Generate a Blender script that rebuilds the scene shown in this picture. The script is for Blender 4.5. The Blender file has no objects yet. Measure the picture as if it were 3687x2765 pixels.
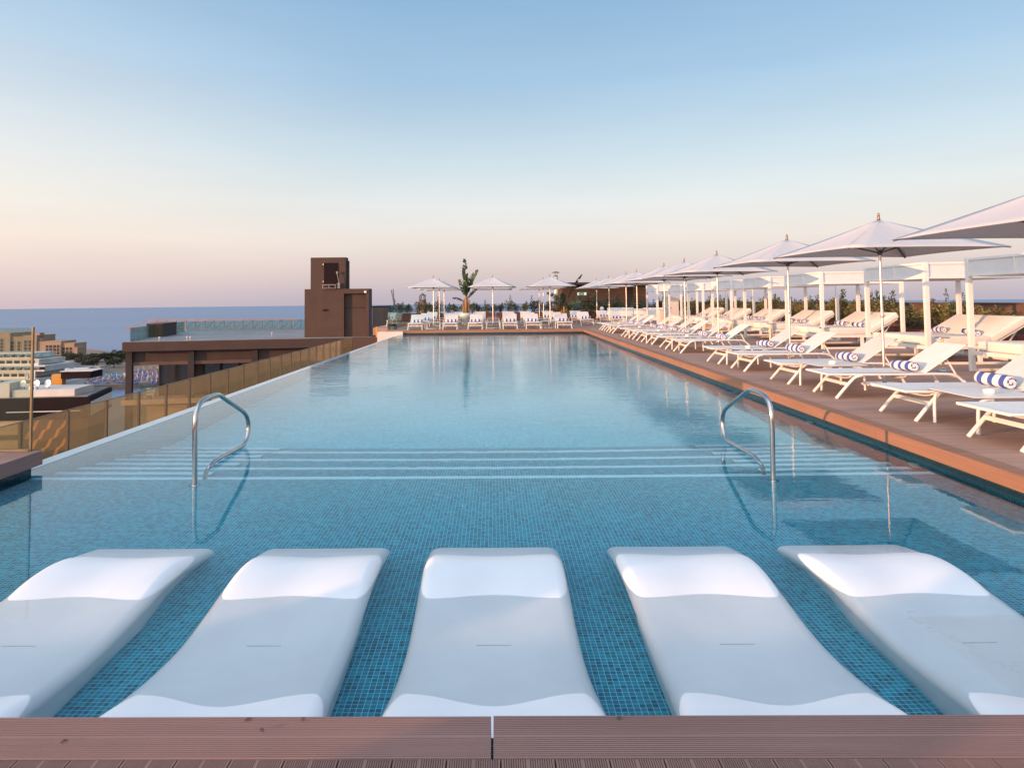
import bpy, math, random
from mathutils import Vector, Matrix
R = math.radians
S = bpy.context.scene
COL = S.collection

# ------------------------------------------------------------------ camera
CAM_H = 1.45          # metres above the pool water (water level is z = 0)
f_px, w_px, h_px = 2458.0, 3687.0, 2765.0
pitch, roll, yaw = R(2.67), 0.0098, -0.012
pp_x = 1777.0 - 0.012 * f_px              # the photograph is an off-centre crop: principal point in its pixels
pp_y = 1101.8 - 0.0098 * pp_x - f_px * math.tan(pitch)
fwd = Vector((math.sin(yaw) * math.cos(pitch), math.cos(yaw) * math.cos(pitch), math.sin(pitch)))
rgt = Vector((math.cos(yaw), -math.sin(yaw), 0))
upv = rgt.cross(fwd)
r2 = rgt * math.cos(roll) - upv * math.sin(roll)
u2 = upv * math.cos(roll) + rgt * math.sin(roll)
cd = bpy.data.cameras.new("camera")
cd.sensor_fit = 'HORIZONTAL'; cd.sensor_width = 36.0
cd.lens = 36.0 * f_px / w_px
cd.shift_x = (w_px / 2 - pp_x) / w_px; cd.shift_y = -(h_px / 2 - pp_y) / w_px
cd.clip_start = 0.05; cd.clip_end = 60000
cam = bpy.data.objects.new("camera", cd); COL.objects.link(cam)
M = Matrix((r2, u2, -fwd)).transposed().to_4x4(); M.translation = Vector((0, 0, CAM_H))
cam.matrix_world = M
S.camera = cam

# ------------------------------------------------------------------ light
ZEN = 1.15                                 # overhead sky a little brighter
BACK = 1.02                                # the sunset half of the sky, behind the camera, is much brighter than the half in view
SUN_EL, SUN_AZ = R(6.0), R(30)            # sun low, left and behind the camera
sdir = Vector((-math.cos(SUN_AZ) * math.cos(SUN_EL), -math.sin(SUN_AZ) * math.cos(SUN_EL), math.sin(SUN_EL)))
sl = bpy.data.lights.new("sun", 'SUN'); sl.energy = 5.0; sl.angle = R(0.6); sl.color = (1.0, 0.52, 0.26)
so = bpy.data.objects.new("sun", sl); COL.objects.link(so)
so.rotation_euler = (-sdir).to_track_quat('-Z', 'Y').to_euler()

def lin(r, g, b):
    def c(v):
        v /= 255.0
        return v / 12.92 if v <= 0.04045 else ((v + 0.055) / 1.055) ** 2.4
    return (c(r), c(g), c(b), 1)

W = bpy.data.worlds.new("World"); S.world = W; W.use_nodes = True
n = W.node_tree.nodes; l = W.node_tree.links; n.clear()
out = n.new('ShaderNodeOutputWorld'); bg = n.new('ShaderNodeBackground')
sky = n.new('ShaderNodeTexSky'); sky.sky_type = 'NISHITA'; sky.sun_disc = False
sky.sun_elevation = SUN_EL; sky.sun_rotation = math.atan2(sdir.x, sdir.y)
sky.altitude = 50; sky.air_density = 1.0; sky.dust_density = 1.5; sky.ozone_density = 1.5
tc = n.new('ShaderNodeTexCoord'); sep = n.new('ShaderNodeSeparateXYZ')
l.new(tc.outputs['Generated'], sep.inputs[0])
asn = n.new('ShaderNodeMath'); asn.operation = 'ARCSINE'; l.new(sep.outputs['Z'], asn.inputs[0])
mr = n.new('ShaderNodeMapRange'); mr.inputs['From Min'].default_value = 0; mr.inputs['From Max'].default_value = R(90)
l.new(asn.outputs[0], mr.inputs[0])
def ramp(stops):
    r = n.new('ShaderNodeValToRGB'); e = r.color_ramp.elements
    while len(e) < len(stops): e.new(0.5)
    for el, (deg, c) in zip(e, stops): el.position = deg / 90.0; el.color = lin(*c)
    l.new(mr.outputs[0], r.inputs[0]); return r
ra = ramp([(0, (182, 174, 189)), (2.5, (208, 191, 192)), (5, (223, 211, 206)), (8, (217, 218, 217)), (12, (192, 208, 217)),
           (18, (156, 186, 212)), (25, (133, 170, 203)), (50, (112, 152, 202)), (90, (120, 158, 205))])
rb = ramp([(0, (205, 186, 192)), (2.5, (224, 203, 201)), (5, (238, 220, 208)), (8, (234, 226, 217)), (13, (216, 220, 223)),
           (19, (184, 204, 221)), (25, (156, 187, 215)), (50, (118, 156, 202)), (90, (120, 158, 205))])
az = n.new('ShaderNodeMapRange'); az.interpolation_type = 'SMOOTHSTEP'
az.inputs['From Min'].default_value = 0.1; az.inputs['From Max'].default_value = 0.75
neg = n.new('ShaderNodeMath'); neg.operation = 'MULTIPLY'; neg.inputs[1].default_value = -1
l.new(sep.outputs['X'], neg.inputs[0]); l.new(neg.outputs[0], az.inputs[0])
mx = n.new('ShaderNodeMix'); mx.data_type = 'RGBA'
l.new(az.outputs[0], mx.inputs['Factor']); l.new(ra.outputs[0], mx.inputs[6]); l.new(rb.outputs[0], mx.inputs[7])
sk = n.new('ShaderNodeVectorMath'); sk.operation = 'SCALE'; sk.inputs['Scale'].default_value = 0.035
l.new(sky.outputs[0], sk.inputs[0])
ad = n.new('ShaderNodeVectorMath'); ad.operation = 'ADD'
l.new(mx.outputs[2], ad.inputs[0]); l.new(sk.outputs[0], ad.inputs[1])
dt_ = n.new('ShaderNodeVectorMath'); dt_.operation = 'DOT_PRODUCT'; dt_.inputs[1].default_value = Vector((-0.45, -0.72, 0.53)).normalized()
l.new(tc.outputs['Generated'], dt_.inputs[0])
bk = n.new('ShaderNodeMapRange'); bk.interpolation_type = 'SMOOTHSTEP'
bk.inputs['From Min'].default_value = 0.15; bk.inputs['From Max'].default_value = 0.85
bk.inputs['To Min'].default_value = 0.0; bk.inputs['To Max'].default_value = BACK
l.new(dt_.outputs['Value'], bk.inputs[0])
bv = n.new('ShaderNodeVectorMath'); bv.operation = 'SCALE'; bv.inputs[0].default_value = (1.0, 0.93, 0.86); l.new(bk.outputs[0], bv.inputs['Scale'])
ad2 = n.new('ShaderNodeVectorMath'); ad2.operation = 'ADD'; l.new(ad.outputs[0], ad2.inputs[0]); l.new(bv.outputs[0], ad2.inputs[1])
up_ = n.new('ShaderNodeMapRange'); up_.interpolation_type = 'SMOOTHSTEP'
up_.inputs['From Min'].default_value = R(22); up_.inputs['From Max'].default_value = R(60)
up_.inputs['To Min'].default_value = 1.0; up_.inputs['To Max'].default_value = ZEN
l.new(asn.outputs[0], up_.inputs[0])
hz = n.new('ShaderNodeTexNoise'); hz.inputs['Scale'].default_value = 1.0; hz.inputs['Detail'].default_value = 5
hm = n.new('ShaderNodeMapping'); hm.inputs['Scale'].default_value = (2.2, 2.2, 13.0); l.new(tc.outputs['Generated'], hm.inputs[0]); l.new(hm.outputs[0], hz.inputs['Vector'])
hr_ = n.new('ShaderNodeMapRange'); hr_.inputs['From Min'].default_value = 0.3; hr_.inputs['From Max'].default_value = 0.7
hr_.inputs['To Min'].default_value = 0.965; hr_.inputs['To Max'].default_value = 1.03; l.new(hz.outputs['Fac'], hr_.inputs[0])
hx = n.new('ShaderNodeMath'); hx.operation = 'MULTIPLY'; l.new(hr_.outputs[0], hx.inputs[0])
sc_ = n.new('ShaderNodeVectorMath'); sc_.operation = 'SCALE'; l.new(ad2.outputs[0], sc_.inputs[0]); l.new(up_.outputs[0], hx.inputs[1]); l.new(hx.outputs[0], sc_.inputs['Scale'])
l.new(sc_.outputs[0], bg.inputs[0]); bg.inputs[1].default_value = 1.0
l.new(bg.outputs[0], out.inputs[0])
S.view_settings.view_transform = 'Standard'; S.view_settings.look = 'None'
S.view_settings.exposure = 0.10; S.view_settings.gamma = 1.0
S.cycles.use_denoising = True
S.cycles.sample_clamp_indirect = 6.0
S.cycles.max_bounces = 16; S.cycles.diffuse_bounces = 8; S.cycles.glossy_bounces = 8; S.cycles.transparent_max_bounces = 24; S.cycles.transmission_bounces = 12
S.cycles.caustics_reflective = True

# ------------------------------------------------------------------ materials
class NT:
    def __init__(s, name):
        s.m = bpy.data.materials.new(name); s.m.use_nodes = True
        s.t = s.m.node_tree; s.t.nodes.clear(); s.out = s.t.nodes.new('ShaderNodeOutputMaterial')
    def n(s, typ, **kw):
        x = s.t.nodes.new(typ)
        for k, v in kw.items():
            if k in x.bl_rna.properties: setattr(x, k, v)
        return x
    def l(s, a, b): s.t.links.new(a, b)
    def math(s, op, a, b=None):
        x = s.n('ShaderNodeMath', operation=op)
        for i, v in enumerate((a, b)):
            if v is None: continue
            if isinstance(v, (int, float)): x.inputs[i].default_value = v
            else: s.l(v, x.inputs[i])
        return x.outputs[0]
    def mix(s, f, a, b):
        x = s.n('ShaderNodeMix', data_type='RGBA')
        for i, v in ((0, f), (6, a), (7, b)):
            if isinstance(v, (int, float)): x.inputs[i].default_value = v
            elif isinstance(v, tuple): x.inputs[i].default_value = v
            else: s.l(v, x.inputs[i])
        return x.outputs[2]
    def noise(s, scale, detail=4, vec=None, rough=0.55):
        x = s.n('ShaderNodeTexNoise'); x.inputs['Scale'].default_value = scale
        x.inputs['Detail'].default_value = detail; x.inputs['Roughness'].default_value = rough
        if vec is not None: s.l(vec, x.inputs['Vector'])
        return x.outputs['Fac']
    def coord(s, kind='Object'):
        return s.n('ShaderNodeTexCoord').outputs[kind]
    def scale(s, vec, v):
        x = s.n('ShaderNodeMapping'); s.l(vec, x.inputs[0]); x.inputs['Scale'].default_value = v; return x.outputs[0]
    def pb(s, col, rough=0.6, metal=0.0, spec=0.5, normal=None, **kw):
        p = s.n('ShaderNodeBsdfPrincipled')
        if isinstance(col, tuple): p.inputs['Base Color'].default_value = col
        else: s.l(col, p.inputs['Base Color'])
        if isinstance(rough, (int, float)): p.inputs['Roughness'].default_value = rough
        else: s.l(rough, p.inputs['Roughness'])
        p.inputs['Metallic'].default_value = metal; p.inputs['Specular IOR Level'].default_value = spec
        if normal is not None: s.l(normal, p.inputs['Normal'])
        for k, v in kw.items(): p.inputs[k.replace('_', ' ')].default_value = v
        s.l(p.outputs[0], s.out.inputs[0]); return p
    def bump(s, h, strength=0.3, dist=0.01):
        b = s.n('ShaderNodeBump'); b.inputs['Strength'].default_value = strength; b.inputs['Distance'].default_value = dist
        s.l(h, b.inputs['Height']); return b.outputs[0]

def c4(r, g, b): return (r, g, b, 1)
def plain(name, col, rough=0.6, metal=0.0, var=0.18, scale=8.0, bump=0.0, spec=0.5, bscale=60.0, bdist=0.003):
    t = NT(name); o = t.coord()
    a = tuple(max(0, c * (1 - var)) for c in col) + (1,); b = tuple(min(1, c * (1 + var)) for c in col) + (1,)
    nz = t.noise(scale, 5, o)
    mrn = t.n('ShaderNodeMapRange'); mrn.inputs['From Min'].default_value = 0.3; mrn.inputs['From Max'].default_value = 0.7
    t.l(nz, mrn.inputs[0])
    nm = t.bump(t.noise(bscale, 4, o), bump, bdist) if bump else None
    t.pb(t.mix(mrn.outputs[0], a, b), rough, metal, spec, nm)
    return t.m

MT = {}
MT['white'] = plain('white_painted_metal', (0.76, 0.73, 0.69), 0.35, var=0.04, scale=3)
MT['sling'] = plain('white_sling_mesh', (0.74, 0.72, 0.69), 0.75, var=0.05, scale=4, bump=0.25, bscale=350, bdist=0.001)
MT['cushion'] = plain('cream_outdoor_cushion', (0.74, 0.68, 0.62), 0.85, var=0.06, scale=3, bump=0.35, bscale=25, bdist=0.01)
MT['valance'] = plain('white_cabana_fabric', (0.70, 0.68, 0.67), 0.8, var=0.04, scale=2, bump=0.2, bscale=12, bdist=0.02)
MT['chrome'] = plain('brushed_pool_steel', (0.50, 0.48, 0.46), 0.16, 1.0, var=0.06, scale=30)
MT['pole'] = plain('satin_parasol_pole', (0.78, 0.66, 0.58), 0.3, 0.75, var=0.08, scale=6)
MT['brass'] = plain('warm_polished_metal', (0.75, 0.55, 0.30), 0.2, 1.0, var=0.12, scale=5)
MT['bronze'] = plain('dull_bronze_profile', (0.19, 0.145, 0.09), 0.45, 0.7)
MT['teallamp'] = plain('pale_teal_lamp_glass', (0.10, 0.27, 0.30), 0.4)
MT['darkrib'] = plain('dark_grey_rib', (0.10, 0.09, 0.09), 0.5)
MT['plastic'] = plain('white_moulded_resin', (0.80, 0.79, 0.775), 0.34, var=0.05, scale=2.5, bump=0.05, bscale=5, bdist=0.02)
MT['slot'] = plain('grey_slot_shadow_line', (0.42, 0.45, 0.48), 0.6)
MT['plaster'] = plain('brown_render', (0.064, 0.034, 0.024), 0.85, var=0.14, scale=0.8, bump=0.2, bscale=30)
MT['plaster_dark'] = plain('dark_brown_render', (0.034, 0.021, 0.018), 0.8, var=0.2, scale=0.9)
MT['wallbrown'] = plain('brown_parapet_wall', (0.12, 0.062, 0.040), 0.85, var=0.2, scale=0.7, bump=0.2)
MT['black'] = plain('black_cladding', (0.014, 0.007, 0.008), 0.7, var=0.2, scale=0.5, spec=0.1)
MT['roofgrey'] = plain('pale_roof_membrane', (0.21, 0.20, 0.20), 0.7, var=0.2, scale=0.3)
MT['cream'] = plain('cream_stone_wall', (0.48, 0.36, 0.24), 0.85, var=0.12, scale=0.4)
MT['pinkwall'] = plain('pale_plaster_wall', (0.62, 0.55, 0.49), 0.8, var=0.08, scale=0.6)
MT['hotel'] = plain('sandstone_hotel_wall', (0.29, 0.205, 0.15), 0.9, var=0.12, scale=0.08)
MT['hotelbase'] = plain('ochre_hotel_base', (0.36, 0.22, 0.12), 0.9, var=0.12, scale=0.08)
MT['windark'] = plain('dark_window_recess', (0.030, 0.024, 0.022), 0.5, var=0.3, scale=0.6, spec=0.2)
MT['terrace'] = plain('white_terrace_wall', (0.40, 0.38, 0.34), 0.85, var=0.15, scale=0.15)
MT['teal'] = plain('teal_terrace_canopy', (0.10, 0.20, 0.23), 0.7, var=0.25, scale=0.3)
MT['rust'] = plain('rust_red_planter', (0.20, 0.055, 0.03), 0.75, var=0.25, scale=3)
MT['maroon'] = plain('maroon_planter', (0.09, 0.028, 0.025), 0.75, var=0.25, scale=3)
MT['leaf'] = plain('shrub_leaf', (0.15, 0.125, 0.035), 0.55, var=0.45, scale=6)
MT['leafdark'] = plain('dark_shrub_leaf', (0.075, 0.078, 0.036), 0.55, var=0.45, scale=6)
MT['banana'] = plain('banana_leaf', (0.035, 0.055, 0.016), 0.45, var=0.4, scale=4)
MT['stem'] = plain('banana_stem', (0.30, 0.15, 0.05), 0.6, var=0.3, scale=5)
MT['bark'] = plain('grey_bark', (0.10, 0.07, 0.05), 0.9)
MT['tree'] = plain('coastal_tree_leaf', (0.035, 0.040, 0.022), 0.8, var=0.4, scale=0.4)
MT['stone'] = plain('rough_chimney_stone', (0.17, 0.12, 0.09), 0.9, var=0.4, scale=9, bump=0.5, bscale=14, bdist=0.05)
MT['orange'] = plain('orange_paint_and_sunlit_post', (0.55, 0.24, 0.04), 0.7, var=0.1)
MT['blueprint'] = plain('blue_emblem_paint', (0.06, 0.13, 0.45), 0.5, var=0.1)
MT['green'] = plain('green_sign_face', (0.03, 0.32, 0.16), 0.4, var=0.08)
MT['redtruss'] = plain('rust_red_truss_steel', (0.30, 0.15, 0.105), 0.6, var=0.2, scale=1)
MT['sand'] = plain('brown_sand_ground', (0.22, 0.15, 0.11), 0.95, var=0.4, scale=0.05)
MT['blue'] = plain('blue_lounger_row', (0.05, 0.12, 0.42), 0.6, var=0.3, scale=0.1)
MT['turq'] = plain('turquoise_pool_water', (0.07, 0.38, 0.50), 0.1, var=0.1, scale=0.1)
MT['closedumb'] = plain('closed_beach_umbrella', (0.55, 0.45, 0.36), 0.9, var=0.15, scale=0.5)
MT['thatch'] = plain('brown_thatch_umbrella', (0.25, 0.16, 0.11), 0.95, var=0.25, scale=0.5)
MT['weir'] = plain('pale_weir_stone', (0.30, 0.42, 0.48), 0.12, var=0.12, scale=4, bump=0.05, bscale=10)
MT['soil'] = plain('dark_potting_soil', (0.04, 0.025, 0.018), 0.95)

def boards(name, base, width, along, groove=0.0):
    """wood-plastic boards: random tint for each board, streaks along it (UV in metres, across = the other axis)"""
    t = NT(name); uv = t.coord('UV'); sx = t.n('ShaderNodeSeparateXYZ'); t.l(uv, sx.inputs[0])
    a, b = (sx.outputs[0], sx.outputs[1]) if along == 'u' else (sx.outputs[1], sx.outputs[0])
    row = t.math('FLOOR', t.math('DIVIDE', b, width))
    wn = t.n('ShaderNodeTexWhiteNoise', noise_dimensions='1D'); t.l(row, wn.inputs['W'])
    cv = t.n('ShaderNodeCombineXYZ'); t.l(t.math('MULTIPLY', a, 0.9), cv.inputs[0]); t.l(t.math('MULTIPLY', b, 26), cv.inputs[1]); t.l(row, cv.inputs[2])
    st = t.noise(1.6, 6, cv.outputs[0], 0.65)
    big = t.noise(0.9, 4, uv)
    k = t.math('ADD', t.math('ADD', t.math('MULTIPLY', wn.outputs[0], 0.22), t.math('MULTIPLY', st, 0.75)), t.math('MULTIPLY', big, 0.6))
    k = t.math('SUBTRACT', k, 0.28)
    col = t.mix(k, tuple(c * 0.62 for c in base) + (1,), tuple(min(1, c * 1.35) for c in base) + (1,))
    nm = None
    if groove:
        fr = t.math('FRACT', t.math('DIVIDE', b, width))
        gap = t.math('LESS_THAN', t.math('MINIMUM', fr, t.math('SUBTRACT', 1.0, fr)), groove)
        nm = t.bump(t.math('SUBTRACT', t.math('MULTIPLY', st, 0.15), gap), 0.6, 0.004)
        col = t.mix(t.math('MULTIPLY', gap, 0.55), col, (0.05, 0.03, 0.025, 1))
    else:
        nm = t.bump(st, 0.25, 0.002)
    t.pb(col, 0.72, 0, 0.3, nm)
    return t.m
MT['coping'] = boards('reddish_coping_board', (0.30, 0.150, 0.092), 0.15, 'u')
MT['frontcoping'] = boards('ribbed_coping_board', (0.28, 0.162, 0.138), 0.15, 'u')
MT['frontdeck'] = boards('ribbed_deck_board', (0.26, 0.150, 0.122), 0.15, 'v')
MT['deck'] = boards('grey_brown_deck', (0.39, 0.235, 0.172), 0.15, 'u', 0.022)

def tile(name, dark, light, grout, pitch=0.0255):
    t = NT(name); uv = t.coord('UV'); sc = t.scale(uv, (1 / pitch, 1 / pitch, 1))
    fr = t.n('ShaderNodeVectorMath', operation='FRACTION'); t.l(sc, fr.inputs[0])
    fl = t.n('ShaderNodeVectorMath', operation='FLOOR'); t.l(sc, fl.inputs[0])
    wn = t.n('ShaderNodeTexWhiteNoise', noise_dimensions='2D'); t.l(fl.outputs[0], wn.inputs['Vector'])
    sx = t.n('ShaderNodeSeparateXYZ'); t.l(fr.outputs[0], sx.inputs[0])
    d = t.math('MAXIMUM', t.math('ABSOLUTE', t.math('SUBTRACT', sx.outputs[0], 0.5)), t.math('ABSOLUTE', t.math('SUBTRACT', sx.outputs[1], 0.5)))
    g = t.math('GREATER_THAN', d, 0.452)
    big = t.noise(0.7, 3, uv)
    k = t.math('ADD', t.math('MULTIPLY', wn.outputs[0], 0.8), t.math('MULTIPLY', t.math('SUBTRACT', big, 0.5), 0.7))
    k = t.math('ADD', k, 0.1)
    col = t.mix(g, t.mix(k, dark + (1,), light + (1,)), grout + (1,))
    t.pb(col, 0.25, 0, 0.4); return t.m
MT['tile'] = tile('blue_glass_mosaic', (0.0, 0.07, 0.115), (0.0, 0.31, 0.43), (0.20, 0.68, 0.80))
MT['deeptile'] = tile('mosaic_lightened_for_scatter', (0.01, 0.30, 0.42), (0.05, 0.62, 0.74), (0.45, 0.86, 0.92))  # same mosaic in lighter colours, standing in for light scattered by deep water
MT['nosing'] = tile('pale_step_mosaic', (0.26, 0.64, 0.75), (0.40, 0.74, 0.83), (0.44, 0.76, 0.83))
MT['walltile'] = tile('dark_wall_mosaic', (0.003, 0.045, 0.07), (0.01, 0.11, 0.15), (0.10, 0.24, 0.27))
MT['finial'] = plain('dull_bronze_finial', (0.30, 0.19, 0.13), 0.4, 0.8)
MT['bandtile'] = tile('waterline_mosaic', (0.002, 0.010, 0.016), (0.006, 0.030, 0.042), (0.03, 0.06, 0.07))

def water():
    t = NT('pool_water'); o = t.coord()
    sx = t.n('ShaderNodeSeparateXYZ'); t.l(o, sx.inputs[0])
    a = t.noise(3.2, 3, t.scale(o, (0.7, 1.25, 1)), 0.5)
    b = t.noise(11.0, 3, t.scale(o, (0.6, 1.3, 1)), 0.5)
    patch = t.noise(0.35, 2, o)
    m1 = t.n('ShaderNodeMapRange', interpolation_type='SMOOTHSTEP'); m1.inputs['From Min'].default_value = 3.3; m1.inputs['From Max'].default_value = 13.0
    m1.inputs['To Min'].default_value = 0.10; m1.inputs['To Max'].default_value = 1.0; t.l(sx.outputs[1], m1.inputs[0])
    m2 = t.n('ShaderNodeMapRange'); m2.inputs['From Min'].default_value = 0.35; m2.inputs['From Max'].default_value = 0.65
    m2.inputs['To Min'].default_value = 0.35; m2.inputs['To Max'].default_value = 1.0; t.l(patch, m2.inputs[0])
    h = t.math('ADD', t.math('MULTIPLY', a, 0.0075), t.math('MULTIPLY', b, 0.0045))
    h = t.math('MULTIPLY', t.math('MULTIPLY', h, m1.outputs[0]), m2.outputs[0])
    bm = t.n('ShaderNodeBump'); bm.inputs['Strength'].default_value = 1.0; bm.inputs['Distance'].default_value = 1.0; t.l(h, bm.inputs['Height'])
    t.pb(c4(0.91, 0.978, 1.0), 0.0, 0, 0.5, bm.outputs[0], Transmission_Weight=1.0, IOR=1.28)
    return t.m
MT['water'] = water()

def seawater():
    t = NT('sea_water'); o = t.coord()
    a = t.noise(0.05, 6, t.scale(o, (0.25, 1.0, 1)), 0.6); b = t.noise(0.004, 4, t.scale(o, (0.15, 1.0, 1)), 0.6)
    nm = t.bump(a, 0.5, 1.2)
    col = t.mix(b, c4(0.115, 0.165, 0.265), c4(0.185, 0.23, 0.32))
    t.pb(col, 0.42, 0, 0.35, nm); return t.m
MT['sea'] = seawater()

def glass(name, tint, body, body_amt, gloss=1.0):
    t = NT(name)
    tr = t.n('ShaderNodeBsdfTransparent'); tr.inputs[0].default_value = tint + (1,)
    df = t.n('ShaderNodeBsdfDiffuse'); df.inputs[0].default_value = body + (1,)
    tl = t.n('ShaderNodeBsdfTranslucent'); tl.inputs[0].default_value = body + (1,)
    m0 = t.n('ShaderNodeMixShader'); m0.inputs[0].default_value = 0.5; t.l(df.outputs[0], m0.inputs[1]); t.l(tl.outputs[0], m0.inputs[2])
    m1 = t.n('ShaderNodeMixShader'); m1.inputs[0].default_value = body_amt; t.l(tr.outputs[0], m1.inputs[1]); t.l(m0.outputs[0], m1.inputs[2])
    gl = t.n('ShaderNodeBsdfGlossy'); gl.inputs['Roughness'].default_value = 0.0
    fr = t.n('ShaderNodeFresnel'); fr.inputs[0].default_value = 1.35
    k = t.math('MULTIPLY', fr.outputs[0], gloss)
    m2 = t.n('ShaderNodeMixShader'); t.l(k, m2.inputs[0]); t.l(m1.outputs[0], m2.inputs[1]); t.l(gl.outputs[0], m2.inputs[2])
    t.l(m2.outputs[0], t.out.inputs[0]); return t.m
MT['amber'] = glass('bronze_tinted_glass', (0.86, 0.77, 0.62), (0.46, 0.39, 0.28), 0.17, 0.35)
MT['clear'] = glass('clear_balustrade_glass', (0.87, 0.91, 0.84), (0.4, 0.45, 0.4), 0.03, 0.7)
MT['tealglass'] = glass('green_edged_glass', (0.76, 0.90, 0.87), (0.14, 0.30, 0.29), 0.05, 0.8)
def darkglass():
    t = NT('dark_window_glass'); o = t.coord()
    k = t.noise(0.8, 3, t.scale(o, (3, 3, 0.15)))
    t.pb(t.mix(k, c4(0.012, 0.010, 0.010), c4(0.045, 0.035, 0.028)), 0.06, 0, 0.6); return t.m
MT['darkglass'] = darkglass()

def canopy():
    t = NT('white_canopy_cloth'); o = t.coord()
    nm = t.bump(t.noise(4, 5, o), 0.4, 0.03)
    d = t.n('ShaderNodeBsdfDiffuse'); d.inputs[0].default_value = (0.68, 0.66, 0.66, 1); t.l(nm, d.inputs['Normal'])
    tl = t.n('ShaderNodeBsdfTranslucent'); tl.inputs[0].default_value = (0.55, 0.50, 0.48, 1)
    m = t.n('ShaderNodeMixShader'); m.inputs[0].default_value = 0.28
    t.l(d.outputs[0], m.inputs[1]); t.l(tl.outputs[0], m.inputs[2]); t.l(m.outputs[0], t.out.inputs[0]); return t.m
MT['canopy'] = canopy()

def towel():
    t = NT('striped_towel'); uv = t.coord('UV'); sx = t.n('ShaderNodeSeparateXYZ'); t.l(uv, sx.inputs[0])
    w = t.math('ADD', t.math('MULTIPLY', sx.outputs[1], 1 / 0.176), t.math('MULTIPLY', sx.outputs[0], 1.5))
    st = t.math('LESS_THAN', t.math('FRACT', t.math('ADD', w, 0.16)), 0.46)
    nm = t.bump(t.noise(260, 3, t.coord()), 0.4, 0.003)
    t.pb(t.mix(st, c4(0.74, 0.71, 0.70), c4(0.075, 0.105, 0.34)), 0.95, 0, 0.1, nm); return t.m
MT['towel'] = towel()
def towelend():
    t = NT('rolled_towel_spiral'); uv = t.coord('UV'); sx = t.n('ShaderNodeSeparateXYZ'); t.l(uv, sx.inputs[0])
    r = t.math('SQRT', t.math('ADD', t.math('POWER', sx.outputs[0], 2), t.math('POWER', sx.outputs[1], 2)))
    a = t.math('ARCTAN2', sx.outputs[1], sx.outputs[0])
    k = t.math('FRACT', t.math('ADD', t.math('DIVIDE', r, 0.048), t.math('DIVIDE', a, 2 * math.pi)))
    t.pb(t.mix(t.math('MULTIPLY', t.math('LESS_THAN', k, 0.36), t.math('GREATER_THAN', t.noise(45, 2, uv), 0.42)), c4(0.70, 0.68, 0.70), c4(0.07, 0.09, 0.28)), 0.95, 0, 0.1); return t.m
MT['towelend'] = towelend()
def exitface():
    t = NT('lit_sign_face'); e = t.n('ShaderNodeEmission'); e.inputs[0].default_value = (0.85, 1, 0.9, 1); e.inputs[1].default_value = 0.9
    t.l(e.outputs[0], t.out.inputs[0]); return t.m
MT['lit'] = exitface()

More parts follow.
